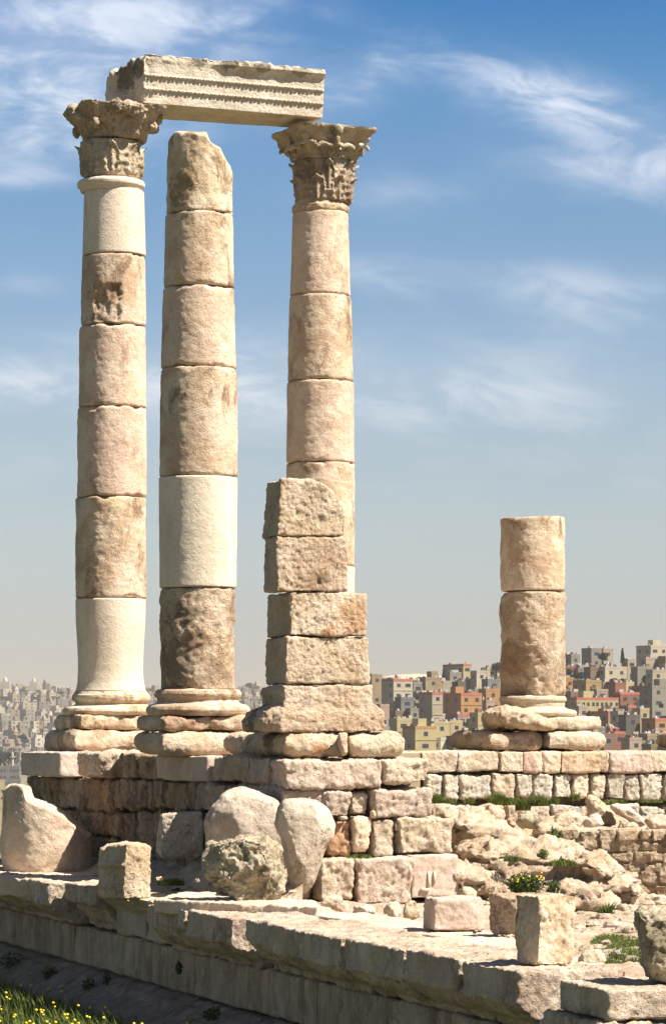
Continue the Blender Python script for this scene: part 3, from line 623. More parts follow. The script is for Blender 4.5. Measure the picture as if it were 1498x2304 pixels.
pier_block(623, 778, 1076, 1206, 0.75, PIER, top=[(623, 1206), (778, 1208), (779, 1178), (774, 1148), (760, 1116), (735, 1092), (700, 1078), (632, 1076)])
pier_block(622, 783, 1208, 1331, 0.62, PIER)
pier_block(650, 825, 1333, 1431, 1.15, PIER, edge=12)
pier_block(645, 832, 1433, 1540, 1.1, PIER)
# moulded base block: steps on the left flank, plain sloping faces in front
V = []; F = []
profL = [(1543, 0.03), (1556, 0.06), (1562, 0.06), (1566, 0.01), (1576, 0.03), (1586, 0.02), (1592, 0.12), (1602, 0.20), (1612, 0.20), (1615, 0.20), (1622, 0.24), (1640, 0.22), (1647, 0.17)]
for (y, o_) in profL:
    xa, xb = np.interp(y, [1543, 1590, 1610, 1647], [640, 640, 628, 628]), np.interp(y, [1543, 1580, 1600, 1647], [836, 836, 862, 866])
    a, b = pln.at(xa), pln.at(xb); out = np.interp(y, [1543, 1590, 1610], [0, 0.02, 0.07]); zz = zat(y, a[1])
    la = a - pv * out - pu * 0.0; V += [(*la, zz), (*(b - pv * out), zz), (*(b + pv * 1.1), zz), (*(a + pv * (1.1 + o_ * 0.3) - pu * o_), zz), (*(a + pv * 0.10 - pu * o_), zz)]
n = 5
for k in range(len(profL) - 1):
    for j in range(n): F.append((k * n + j, (k + 1) * n + j, (k + 1) * n + (j + 1) % n, k * n + (j + 1) % n))
F.append(tuple(range(n))); F.append(tuple((len(profL) - 1) * n + j for j in range(n))[::-1])
m = MB(); m.add(V, F); rock('moulded_base', m, PIER, pier, 0.022, sm=1, edge=4, amp=(0.012, 0.010, 0.008), chip=0.4, pits=0.01)
for (x0, x1, dp, mt) in ((640, 772, 3.3, PIER), (786, 902, 1.5, PALE)):
    a, b = pln.at(x0) - pv * 0.12, pln.at(x1) - pv * 0.12; mid = (a + b) / 2 + pv * dp / 2
    m = pillow(mid[0], mid[1], np.linalg.norm(b - a) / 2 + 0.03, dp / 2, 0.004, zat(1649, 43.4), PY, e=0.12)
    rock('base_slab', m, mt, pier, 0.025, sm=3, edge=10, amp=(0.03, 0.014, 0.007), chip=0.6)
m = outline_rock([(762, 1650), (780, 1650), (783, 1700), (768, 1704), (760, 1680)], 43.7, 0.5, 3); rock('wedge_stone', m, PIER, pier, 0.02, edge=4)

# ---------------------------------------------------------------- platform: stained flank wall, foundation under the pier, pale back wall
def wall_block(ln, x0, x1, yt, yb, nrm, thick, mat, parent, protr=0.0, name='block', gap=0.006, wob=0.02, taper=0.0, **k):
    a, b = ln.at(x0), ln.at(x1); dm = (a[1] + b[1]) / 2; z1, z0 = zat(yt, dm), zat(yb, dm); dr = (b - a) / np.linalg.norm(b - a)
    a = a + dr * gap; b = b - dr * gap; nv = np.array(nrm); r = lambda: random.uniform(-wob, wob)
    q = [a + nv * (protr + r()), b + nv * (protr + r()), b - nv * thick, a - nv * thick]
    m = MB(); V = []
    for z, tp in ((z0 + gap, taper), (z1 - gap, 0)):
        for i, p in enumerate(q):
            pp = p + dr * ((tp if i in (0, 3) else -tp) + r()) - (nv * tp * 0.5 if i < 2 else 0); V.append((pp[0], pp[1], z + (r() * 0.5 if i < 2 else 0)))
    m.add(V, BOXF)
    kw = dict(voxel=0.025, amp=(0.016, 0.008, 0.008), chip=0.7, edge=5); kw.update(k)
    return rock(name, m, mat, parent, **kw)
random.seed(11)
wn0, wn1 = P(640, 0, 43.4)[:2], P(45, 0, 55.9)[:2]
WL = Line(wn0, wn1 - wn0); wd_ = WL.d; wnrm = np.array([wd_[1] * -1, wd_[0]]); wnrm = wnrm if wnrm[0] < 0 else -wnrm
flank = thing('temple_platform_flank_wall', 'shaded side wall of stained stone blocks below the three tall columns', 'wall', (*((wn0 + wn1) / 2), -1.96))
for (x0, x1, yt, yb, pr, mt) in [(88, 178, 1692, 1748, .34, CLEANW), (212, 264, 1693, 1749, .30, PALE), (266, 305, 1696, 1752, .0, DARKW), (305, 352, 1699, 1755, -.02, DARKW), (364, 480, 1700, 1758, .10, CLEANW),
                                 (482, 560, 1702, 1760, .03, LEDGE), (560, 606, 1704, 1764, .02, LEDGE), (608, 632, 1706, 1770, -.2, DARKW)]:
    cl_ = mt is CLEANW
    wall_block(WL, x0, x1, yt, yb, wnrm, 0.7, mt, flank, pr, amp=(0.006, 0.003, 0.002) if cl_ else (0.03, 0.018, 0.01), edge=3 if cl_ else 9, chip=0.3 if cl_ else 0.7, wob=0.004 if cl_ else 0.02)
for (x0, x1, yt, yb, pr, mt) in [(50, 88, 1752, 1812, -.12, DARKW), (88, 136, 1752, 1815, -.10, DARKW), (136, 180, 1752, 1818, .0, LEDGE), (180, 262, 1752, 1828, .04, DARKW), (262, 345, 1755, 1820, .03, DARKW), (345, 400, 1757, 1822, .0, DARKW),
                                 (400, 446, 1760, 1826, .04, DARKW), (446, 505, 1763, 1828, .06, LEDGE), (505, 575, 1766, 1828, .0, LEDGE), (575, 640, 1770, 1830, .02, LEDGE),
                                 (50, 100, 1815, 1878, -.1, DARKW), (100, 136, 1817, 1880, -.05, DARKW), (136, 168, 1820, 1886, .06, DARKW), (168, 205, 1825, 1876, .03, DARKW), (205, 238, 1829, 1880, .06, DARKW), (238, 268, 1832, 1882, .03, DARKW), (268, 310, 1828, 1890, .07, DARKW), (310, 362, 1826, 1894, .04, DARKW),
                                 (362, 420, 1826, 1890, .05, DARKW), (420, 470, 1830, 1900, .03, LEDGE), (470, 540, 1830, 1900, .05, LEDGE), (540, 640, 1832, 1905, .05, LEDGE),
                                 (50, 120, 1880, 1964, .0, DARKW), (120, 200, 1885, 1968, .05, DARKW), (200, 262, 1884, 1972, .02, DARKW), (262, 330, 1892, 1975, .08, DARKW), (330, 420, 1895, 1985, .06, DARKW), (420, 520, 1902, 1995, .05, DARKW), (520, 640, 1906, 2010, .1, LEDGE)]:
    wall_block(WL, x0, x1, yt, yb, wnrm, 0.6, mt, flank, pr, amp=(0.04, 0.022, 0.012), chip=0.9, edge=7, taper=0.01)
# core and top paving
fr = P(966, 0, 44.0)[:2]; bwl = Line(uv2(c4.c, 0, -1.0), U)
bwa, bwb = bwl.at(900), bwl.at(1760)
core = MB(); ins = 0.35
core.prism([tuple(wn0 - wnrm * ins + np.array([0.3, 0.45])), tuple(fr + np.array([-0.25, 0.45])), tuple(bwa + VV * 0.5 + U * 0.6), tuple(bwb + VV * 0.5), tuple(bwb + VV * 5.0), tuple(wn1 + np.array([0.2, 7.0])), tuple(wn1 - wnrm * ins + VV * -0.2)], -4.5, -0.035)
struct(obj('temple_platform_ground', core.V, core.F, MORTAR, smooth=False), 'earth and rubble fill of the temple platform')
# foundation courses below the pier
found = thing('pier_foundation', 'stepped courses of large sunlit blocks under the square pier', 'foundation', (0.4, 43.2, -1.96))
FL = Line(P(640, 0, 43.35)[:2], pu); fn_ = -pv
random.seed(21)
FB = [(634, 857, 1709, 1776, .10, 1.2, ROSY), (859, 962, 1710, 1762, .06, 1.0, PALE),
      (640, 736, 1778, 1812, .0, 1.0, ROSY), (722, 784, 1780, 1842, .10, .8, ROSY), (786, 834, 1780, 1836, .02, .7, PALE), (838, 968, 1776, 1840, .12, 1.1, ROSY),
      (648, 734, 1846, 1926, -.05, .6, LEDGE), (737, 791, 1846, 1926, .0, .6, ORANGE), (793, 831, 1842, 1920, .05, .6, PINK), (835, 884, 1845, 1926, .08, .6, PALE), (889, 1014, 1840, 1920, .16, 1.1, PALE),
      (706, 784, 1932, 2026, .28, .8, PALE), (787, 914, 1930, 2033, .34, .9, ROSY), (908, 1020, 1922, 2020, .30, .8, CLEANW), (640, 706, 1930, 2030, .0, .8, LEDGE)]
for (x0, x1, yt, yb, pr, th, mt) in FB:
    wall_block(FL, x0, x1, yt, yb, fn_, th, mt, found, pr, amp=(0.03, 0.016, 0.008) if mt is not CLEANW else (0.008, 0.004, 0.003), chip=0.8, edge=6, taper=0.02 if mt is not CLEANW else 0, voxel=0.025)
m = MB(); ca = FL.at(655) + pv * 0.35; cb_ = FL.at(950) + pv * 0.35
m.prism([tuple(ca), tuple(cb_), tuple(cb_ + pv * 1.2), tuple(ca + pv * 1.2)], -2.1, -0.42); rock('rubble_core', m, MORTAR, found, 0.05)
for (x0, x1, y0, y1, dd) in [(832, 848, 1822, 1842, .05), (760, 782, 1834, 1846, .02), (880, 898, 1925, 1938, .1), (885, 900, 1845, 1870, .05), (770, 784, 1925, 1938, .12), (784, 800, 1834, 1842, .03), (955, 975, 1762, 1774, .0), (700, 720, 1920, 1934, .1)]:
    q = FL.at((x0 + x1) / 2); m = outline_rock([(x0, y0 + 4), ((x0 + x1) / 2, y0), (x1, y0 + 5), (x1 - 2, y1), (x0 + 2, y1)], q[1] - dd, 0.16, 3, 6); rock('chinking_stone', m, random.choice([PALE, PINK, ROSY]), found, 0.02, edge=3)
# the raised pi-shaped mark left on the dressed block
q = FL.at(965); m = MB()
for (xa, xb, ya, yb) in ((946, 968, 2000, 2006), (962, 968, 1962, 2000), (975, 980, 1962, 1988)):
    dq = FL.at(xa)[1] - 0.315; p0, p1 = P(xa, ya, dq), P(xb, yb, dq); m.box(((p0[0] + p1[0]) / 2, dq, (p0[2] + p1[2]) / 2), (abs(p1[0] - p0[0]) / 2, 0.012, abs(p1[2] - p0[2]) / 2), PY)
obj('raised_mark', m.V, m.F, CREAM, found)
# back wall
back = thing('temple_platform_back_wall', 'pale sunlit courses of blocks under the column stump, weeds in the joints', 'wall', (3.5, 57, -1.3))
random.seed(31)
bn_ = -VV
xs = [900, 951, 1031, 1123, 1176, 1222, 1262, 1369, 1465, 1560, 1640]
for i in range(len(xs) - 1):
    mt = [PALE, PALE, PALE, PALE, PINK, WARM, WARM, ROSY, PALE, PALE][i]
    wall_block(bwl, xs[i], xs[i + 1], 1691, 1739 + random.randint(-3, 2), bn_, 0.8, mt, back, random.uniform(-.02, .05), chip=0.7, edge=5)
xs = [962, 999, 1035, 1107, 1162, 1197, 1246, 1290, 1331, 1366, 1406, 1440, 1496, 1550, 1600]
for i in range(len(xs) - 1):
    wall_block(bwl, xs[i] + 1, xs[i + 1] - 1, 1741 + random.randint(-1, 5), 1801 + random.randint(-6, 5), bn_, 0.6, random.choice([WHITEB, WHITEB, PALE]), back, random.uniform(-.04, .03), taper=0.03, chip=0.8, edge=8, amp=(0.03, 0.018, 0.01), wob=0.03)
xs = [966, 1063, 1135, 1178, 1240, 1330, 1400, 1436, 1498, 1560]
for i in range(len(xs) - 1):
    wall_block(bwl, xs[i] + 2, xs[i + 1] - 2, 1812 + random.randint(-3, 5), 1858, bn_, 0.6, random.choice([WHITEB, GREYB, PALE]), back, random.uniform(0, .08), taper=0.02, chip=0.9, edge=14, amp=(0.04, 0.02, 0.012))

# ---------------------------------------------------------------- podium ledge in front
LZ = -1.96
lp, ldir = P(1160, 0, 30.2)[:2], np.array([-0.351, 1.0]); ldir = ldir / np.linalg.norm(ldir)      # runs away to the left
lin = np.array([ldir[1], -ldir[0]])                                                          # inward
LL = Line(lp, ldir)
def L3(s_, w_, z=LZ): p = lp + ldir * s_ + lin * w_; return (p[0], p[1], z)
def s_of(px): return float((LL.at(px) - lp) @ ldir)
ledge = thing('temple_podium_ledge', 'long projecting podium edge of broken cornice blocks crossing the foreground', 'podium', (*lp, -3.7))
CP = [(0.0, 0.0), (0.0, -0.27), (0.04, -0.285), (0.045, -0.33), (-0.02, -0.37), (-0.08, -0.43), (-0.17, -0.49), (-0.28, -0.53), (-0.36, -0.56), (-0.38, -0.64)]
def cornice(s0, s1, mat, keep=1.0, depth=1.15, dz=0.0, lower=-0.64, broken=0.0, name='cornice_block', out=0.0, end_taper=0.0):
    """profile extruded along the ledge; keep<1 = moulding knocked off"""
    n = max(3, int((s1 - s0) / 0.12)); V = []; F = []; rows = CP if keep > 0.2 else [(0, 0), (0, -0.3), (-0.02, -0.5), (-0.03, lower)]
    prof_ = list(rows) + [(-depth, lower), (-depth, 0.0)]; m_ = len(prof_); sd = random.random() * 9
    for i in range(n + 1):
        s_ = s0 + 0.016 + (s1 - s0 - 0.032) * i / n; bk = broken * (0.5 + 0.5 * math.sin(sd + i * 0.9)) + 0.02 * math.sin(i * 2.3 + sd)
        for (o_, z_) in prof_:
            o2 = o_ if z_ > -0.28 or o_ <= -depth + .01 else -0.38 + (o_ + 0.38) * keep * (1 - bk)
            p = L3(s_, -(o2 + out) if o_ > -depth + .01 else depth, LZ + dz + z_); V.append(p)
    for i in range(n):
        for j in range(m_): a = i * m_; F.append((a + j, a + (j + 1) % m_, a + m_ + (j + 1) % m_, a + m_ + j))
    F.append(tuple(range(m_))[::-1]); F.append(tuple(n * m_ + j for j in range(m_)))
    m = MB(); m.add(V, F)
    return rock(name, m, mat, ledge, 0.025, amp=(0.02, 0.012, 0.008), chip=0.65, edge=7, scale=0.9)
random.seed(41)
cuts = [(1160, 1030, 1, .05), (1030, 905, 1, .1), (905, 770, 1, .12), (770, 640, 1, .12), (640, 585, .95, .1), (585, 532, 0.85, .3), (522, 418, 1, .12), (418, 330, .9, .25), (330, 268, 0, 0), (268, 205, 0, 0)]
for (xa, xb, kp, br) in cuts:
    cornice(s_of(xa), s_of(xb), LEDGE if kp else PALE, kp, broken=br, dz=random.uniform(-0.02, 0.02), out=(-0.10 if xa == 585 else random.uniform(-0.05, 0.04)) if kp else random.uniform(-0.04, 0.0))
for (xa, xb, kp, br) in [(205, 134, .6, .5), (132, 57, 1, .15), (55, -40, .9, .3), (-40, -150, 1, .1)]:
    cornice(s_of(xa), s_of(xb), LEDGE, kp, broken=br, dz=0.03, out=-0.06 if xa == 205 else 0.18)
# panel wall and base moulding under the cornice
def strip(name, s0, s1, w0, w1, z0, z1, mat, vox=0.03, amp=(0.01, 0.005, 0.003), edge=3):
    m = MB(); V = [L3(s0, w0, z0), L3(s1, w0, z0), L3(s1, w1, z0), L3(s0, w1, z0)]; V += [(v[0], v[1], z1) for v in V]
    m.add(V, [(0, 1, 2, 3), (7, 6, 5, 4), (4, 5, 1, 0), (5, 6, 2, 1), (6, 7, 3, 2), (7, 4, 0, 3)]); return rock(name, m, mat, ledge, vox, amp=amp, edge=edge, chip=0.4)
pc = [s_of(1160), s_of(900), s_of(640), s_of(372), s_of(235), s_of(110), s_of(-20), s_of(-150)]
for i in range(len(pc) - 1): strip('wall_panel', pc[i] + 0.006, pc[i + 1] - 0.006, 0.40, 1.2, LZ - 1.24, LZ - 0.646, PANEL)
bp = [(0.42, -1.245), (0.30, -1.26), (0.28, -1.30), (0.18, -1.32), (0.14, -1.36), (0.10, -1.40), (-0.10, -1.50), (-0.30, -1.58), (-0.34, -1.64), (-0.34, -1.74)]
pcs = [s_of(1160), s_of(800), s_of(560), s_of(430), s_of(262), s_of(150), s_of(10), s_of(-150)]
for i in range(len(pcs) - 1):
    V = []; F = []; s0, s1 = pcs[i] + .01, pcs[i + 1] - .01; n = max(4, int((s1 - s0) / 0.3)); pr_ = bp + [(1.0, -1.9), (1.0, -1.3)]; m_ = len(pr_)
    for k in range(n + 1):
        for (w_, z_) in pr_: V.append(L3(s0 + (s1 - s0) * k / n, w_, LZ + z_))
    for k in range(n):
        for j in range(m_): a = k * m_; F.append((a + j, a + m_ + j, a + m_ + (j + 1) % m_, a + (j + 1) % m_))
    F.append(tuple(range(m_))); F.append(tuple(n * m_ + j for j in range(m_))[::-1])
    m = MB(); m.add(V, F); rock('base_moulding', m, PLINTH, ledge, 0.03, amp=(0.015, 0.01, 0.006), edge=4, chip=0.5)
# paving slabs behind the cornice
def slab(poly_px, zt_, mat, name='paving_slab', th=0.25, parent=None, amp=(0.012, 0.008, 0.005), edge=5):
    m = MB(); q = []
    for (x, y) in poly_px:
        d = (CZ - zt_) * FPX / (y - HOR); p = P(x, y, d); q.append((p[0], p[1]))
    area = sum(q[i][0] * q[(i + 1) % len(q)][1] - q[(i + 1) % len(q)][0] * q[i][1] for i in range(len(q)))
    if area < 0: q = q[::-1]
    m.prism(q, zt_ - th, zt_); return rock(name, m, mat, parent or ledge, 0.03, amp=amp, edge=edge, chip=0.6)
def wpoly(sw): return [(L3(s_, w_)[0], L3(s_, w_)[1]) for s_, w_ in sw]
def slab_sw(sw, zt_, mat, th=0.25, name='paving_slab', **k):
    q = wpoly(sw); area = sum(q[i][0] * q[(i + 1) % len(q)][1] - q[(i + 1) % len(q)][0] * q[i][1] for i in range(len(q)))
    if area < 0: q = q[::-1]
    m = MB(); m.prism(q, zt_ - th, zt_); return rock(name, m, mat, ledge, 0.03, amp=k.get('amp', (0.010, 0.007, 0.005)), edge=k.get('edge', 5), chip=0.6)
ws = lambda s_: float(np.interp(s_, [0, 2.6, 5.6, 8.6, 14], [1.25, 1.55, 2.15, 1.9, 1.7]))
sc0 = 0.05
for i_, ln__ in enumerate([1.3, 0.95, 1.5, 1.1, 1.25, 0.9, 1.4, 1.2, 1.05, 1.3, 1.1, 1.0]):
    s1_ = sc0 + ln__ - 0.03; slab_sw([(sc0, 1.18), (s1_, 1.18), (s1_, ws(s1_) + random.uniform(-.05, .08)), (sc0, ws(sc0) + random.uniform(-.05, .08))], LZ + random.uniform(-0.035, 0.02), PAVING); sc0 += ln__
slab([(345, 2024), (718, 2040), (712, 2026), (610, 2008), (400, 2008)], LZ + 0.10, PAVING, th=0.2)
slab([(205, 1990), (-80, 1968), (-80, 1962), (60, 1955), (230, 1962)], LZ + 0.03, PAVING, th=0.3)
# second stretch after the gap, nearest the camera
LEDGE2 = thing('podium_end_block', 'squared podium block with a worn bottom lip, cut off by the bottom right corner', 'stone block', (*(lp - ldir * 1.6), -3.0))
sg0, sg1 = s_of(1371), s_of(1251)
V = [L3(sg0, -0.02), L3(sg1, 0.02), L3(sg1 + 0.1, 2.4), L3(sg0 + 0.9, 2.7), L3(sg0, 2.7)]
m = MB(); m.prism([(v[0], v[1]) for v in V][::-1], LZ - 0.29, LZ - 0.005)
rock('block_body', m, LEDGE, LEDGE2, 0.022, amp=(0.01, 0.008, 0.006), edge=4, chip=0.5)
m = MB(); V = [L3(sg0, -0.10), L3(sg1 + 0.08, -0.12), L3(sg1 + 0.08, 2.0), L3(sg0, 2.0)]; m.prism([(v[0], v[1]) for v in V][::-1], LZ - 0.75, LZ - 0.30)
rock('lower_lip', m, LEDGE, LEDGE2, 0.025, amp=(0.03, 0.02, 0.01), edge=8, chip=0.9)

# ---------------------------------------------------------------- ground
ylow = -3.72
def smooth01(t): t = np.clip(t, 0, 1); return t * t * (3 - 2 * t)
def skyrow(px): return np.interp(px, [-400, 830, 860, 1000, 1060, 1130, 1290, 1400, 1498, 1800], [1552, 1545, 1538, 1532, 1520, 1522, 1500, 1500, 1482, 1470])
def terrain(x, y):
    """height of the land: citadel spur, valley, hill of houses on the right, far hillside on the left"""
    x = np.asarray(x, float); y = np.asarray(y, float); r = np.hypot(x, y); front = np.clip(y, 1, None)
    px = np.where(y > 1, PXC + np.clip(x / front, -0.6, 0.6) * FPX, 5000.0)
    right = smooth01((px - 790) / 60.0)
    def row(rw, d): return CZ + (HOR - rw) * d / FPX
    dR = np.array(r); sR = skyrow(px) + 6
    t = (dR - 760) / 300.0
    hR = np.where(t < 0, -7.5 + (dR - 760) * 0.05, row(1720 + (sR - 1720) * np.clip(t, 0, 1), np.minimum(dR, 1060)))
    hR = hR - np.clip((dR - 1075) * 0.12, 0, 70)
    t2 = (dR - 1900) / 1400.0
    hL = np.where(t2 < 0, -62 + 0 * dR, row(1800 + (1556 - 1800) * np.clip(t2, 0, 1) ** 0.8, np.minimum(dR, 3300)))
    hL = hL - np.clip((dR - 3340) * 0.1, 0, 90)
    far = np.where(right > 0.5, 0, 0)
    h = hR * right + hL * (1 - right)
    h = np.where((dR < 760), np.minimum(h, 0) * smooth01((dR - 75) / 120.0) + (-40) * smooth01((dR - 75) / 120.0) * (1 - smooth01((dR - 350) / 400.0)), h)
    dh = row(1640 - 129 * np.exp(-((px - 930) / 300.0) ** 2), 5200.0) * smooth01((dR - 4300) / 900.0) * (1 - smooth01((dR - 5300) / 1500.0))
    h = np.where(dR > 1500, np.maximum(h, dh - 60 * (dR < 4300)), h)
    return np.where(dR < 75, 0, h) + ylow
angs = np.concatenate([np.linspace(-180, -9, 60)[:-1], np.linspace(-9, 9, 260), np.linspace(9, 180, 60)[1:-1]]); rad = np.concatenate([[2, 10, 20, 30, 38], np.linspace(42, 70, 20), np.geomspace(75, 700, 40), np.linspace(715, 1150, 60), np.geomspace(1170, 3500, 70), np.geomspace(3600, 14000, 30)])
AA, RR = np.meshgrid(np.radians(angs), rad, indexing='ij'); X = RR * np.sin(AA); Y = RR * np.cos(AA); Z = terrain(X, Y)
bumps = fbm(np.stack([X.ravel(), Y.ravel(), 0 * X.ravel()], 1), 1.2, 3, 9).reshape(Z.shape)
Z = Z + bumps * np.where(RR < 80, 0.05, np.where(RR < 700, 0.5, 0.6))
na, nr = AA.shape; V = np.stack([X, Y, Z], 2).reshape(-1, 3); i = (np.arange(na)[:, None]) * nr; i2 = (np.roll(np.arange(na), -1)[:, None]) * nr; j = np.arange(nr - 1)[None, :]
F = np.stack([i + j, i + j + 1, i2 + j + 1, i2 + j], 2).reshape(-1, 4)
m_, t = new_mat('land'); pos = t.n('ShaderNodeNewGeometry').outputs['Position']
ln_ = t.n('ShaderNodeVectorMath', {'operation': 'LENGTH'}, i0=pos).outputs['Value']
nz = t.n('ShaderNodeTexNoise', None, Vector=pos, Scale=0.6, Detail=8.0, Roughness=0.7).outputs[0]; nb = t.n('ShaderNodeTexNoise', None, Vector=pos, Scale=0.02, Detail=8.0, Roughness=0.7).outputs[0]
near = t.mix(t.maprange(nz, 0.4, 0.6), (0.055, 0.075, 0.02), (0.10, 0.09, 0.04)); town = t.mix(t.maprange(nb, 0.45, 0.6), (0.13, 0.105, 0.075), (0.055, 0.055, 0.035))
c = t.mix(t.maprange(ln_, 62, 120), near, town); c = t.mix(t.maprange(ln_, 3700, 4400), c, (0.50, 0.37, 0.24))
finish(t, c, 1.0, nz, 0.0, 0.5, 0.05)
g = obj('ground', V, F, m_, loc=(0, 0, 0)); struct(g, 'ground falling away to the valley and rising to the hills of houses')

# courtyard inside the ledge, with the bank below the back wall
def court(name, x0, x1, y0, y1, step, fz, mat, clipf=None):
    xs_ = np.arange(x0, x1, step); ys_ = np.arange(y0, y1, step); X, Y = np.meshgrid(xs_, ys_, indexing='ij'); Z = fz(X, Y)
    n1_, n2_ = X.shape; a = np.arange(n1_ - 1)[:, None] * n2_ + np.arange(n2_ - 1)[None, :]
    F = np.stack([a, a + n2_, a + n2_ + 1, a + 1], 2).reshape(-1, 4); V = np.stack([X, Y, Z], 2).reshape(-1, 3)
    if clipf is not None:
        keep = clipf(X.ravel(), Y.ravel()); F = F[keep[F].all(1)]
    return obj(name, V, F, mat)
def n2d(X, Y, sc, o, sd): return fbm(np.stack([X.ravel(), Y.ravel(), 0 * X.ravel() + 0.5], 1), sc, o, sd).reshape(X.shape)
def pxof(X, Y): return PXC + X / Y * FPX
def zcourt(X, Y):
    z = np.interp(Y, [26, 33, 40, 45, 50, 54, 57], [-2.22, -2.18, -2.12, -2.0, -1.5, -1.32, -1.28]); px = pxof(X, Y)
    z = np.where(px > 1225, np.where(Y < 47.6, -2.12, np.maximum(z, -1.22)), z)
    return z + 0.05 * n2d(X, Y, 0.6, 4, 31) + 0.02 * n2d(X, Y, 0.12, 2, 33)
def infoot(x, y):
    w_ = (np.stack([x, y], 1) - lp) @ lin; return w_ > 0.75
g = court('courtyard_ground', -3.2, 9.5, 26, 57, 0.10, zcourt, MATS.get('x') or BEDROCK, infoot); struct(g, 'earth and rubble floor between the podium ledge and the back wall')
# bedrock shelf left of the pier foundation
def zshelf(X, Y):
    s_ = (X - lp[0]) * ldir[0] + (Y - lp[1]) * ldir[1]; w_ = (X - lp[0]) * lin[0] + (Y - lp[1]) * lin[1]
    z = LZ - 0.04 + 0.47 * smooth01((w_ - 0.95) / 1.25) * smooth01((s_ - 8) / 2); z = z + 0.12 * n2d(X, Y, 0.8, 3, 41) + 0.03 * n2d(X, Y, 0.12, 3, 43)
    return z
def shelfclip(x, y):
    q = np.stack([x, y], 1) - lp; w_ = q @ lin; s_ = q @ ldir; return (w_ > 1.0) & (s_ > 6.5) & (w_ < 3.6) & (PXC + x / y * FPX < 690)
g = court('bedrock_shelf', -5.5, 1.2, 36, 52, 0.06, zshelf, BEDROCK, shelfclip); struct(g, 'sandy bedrock between the ledge and the flank wall')

# ---------------------------------------------------------------- loose stones and boulders
def dof(y, z=LZ): return (CZ - z) * FPX / (y - HOR)
random.seed(51)
dl = thing('broken_column_drum', 'broken column drum with slanting top standing on the left end of the podium ledge', 'column drum', (*P(105, 0, 51.0)[:2], -1.96))
cx, cy = P(105, 0, 51.0)[:2]
def bt_(x, y):
    px = PXC + x * FPX / 51.0
    return zat(np.interp(px, [0, 10, 30, 58, 66, 85, 115, 150, 178, 192, 208], [1782, 1772, 1766, 1770, 1798, 1806, 1816, 1838, 1866, 1876, 1880]), 50.9) + 0.03 * math.sin(9 * y)
ring_solid('drum_body', cx, cy, [(-1.96, 0.72), (-1.85, 0.74), (-0.9, 0.73)], PINK, dl, zt=bt_, amp=(0.02, 0.006, 0.006), chip=0.02, cap=14)
def place_box(name, label, cat, px0, pxc, px1, yt, yb, mat, z=LZ, yaw=30, jit=0.03, topin=0.02, group=None, grooves=False, **k):
    """squared stone seen on its corner: pxc is the front corner"""
    d = dof(yb, z); y_ = R(yaw); u = np.array([math.cos(y_), math.sin(y_)]); v = np.array([-math.sin(y_), math.cos(y_)])
    c = P(pxc, 0, d)[:2]; a = (px1 - pxc) / FPX * d / max(0.2, (u[0] - (px1 - PXC) / FPX * u[1])); b = (pxc - px0) / FPX * d / max(0.15, (-v[0] + (px0 - PXC) / FPX * v[1]))
    h = (yb - yt) * d / FPX; q = [c, c + u * a, c + u * a + v * b, c + v * b]; r = lambda: random.uniform(-jit, jit)
    m = MB(); V = [(p[0] + r(), p[1] + r(), z) for p in q]; cen = sum(q) / 4
    V += [(p[0] + (cen[0] - p[0]) * topin * 2 + r(), p[1] + (cen[1] - p[1]) * topin * 2 + r(), z + h + r()) for p in q]; m.add(V, BOXF)
    if grooves:
        for zz in (0.22, 0.62): m.box((*(c + v * b / 2 - u * 0.01), z + h * zz), (0.018, b / 2 * 0.97, 0.025), y_)
    kw = dict(voxel=0.02, amp=(0.02, 0.010, 0.009), chip=0.7, edge=6, fac=5, facd=0.12); kw.update(k)
    return tag(rock(name, m, mat, None, **kw), label, cat, group)
place_box('carved_block', 'tall upright stone block, moulded dark left side and bright broken right side, on the ledge', 'stone block', 216, 283, 343, 1902, 2026, PIER, yaw=33, grooves=True, z=LZ + 0.0)
place_box('squared_block', 'small grey squared block sitting against the shaded flank wall behind the sandy shelf', 'stone block', 350, 362, 458, 1832, 1932, GREYB, z=-1.53, yaw=12, edge=20)
place_box('dressed_block', 'smooth pale block lying on the ledge just right of the pier foundation', 'stone block', 948, 972, 1093, 2024, 2096, CLEANW, yaw=14, amp=(0.01, 0.006, 0.004), jit=0.01)
place_box('squared_block', 'dark sided block standing right behind the cube shaped stone on the ledge', 'stone block', 1093, 1165, 1262, 2018, 2108, ROUGH, yaw=40)
place_box('cube_block', 'rough cube shaped stone standing alone on the sunlit ledge, casting a short shadow', 'stone block', 1150, 1216, 1297, 2018, 2176, WARM, yaw=36, jit=0.03, edge=5)
m = outline_rock([(1424, 2052), (1440, 2042), (1470, 2040), (1530, 2045), (1545, 2090), (1540, 2205), (1480, 2212), (1452, 2198), (1445, 2150), (1437, 2105), (1426, 2080)], 28.9, 0.6, 5, 7)
tag(rock('flared_block', m, GREYR, None, 0.018, amp=(0.03, 0.02, 0.012), edge=5), 'grey flaring carved stone cut by the right edge of the picture', 'stone block')
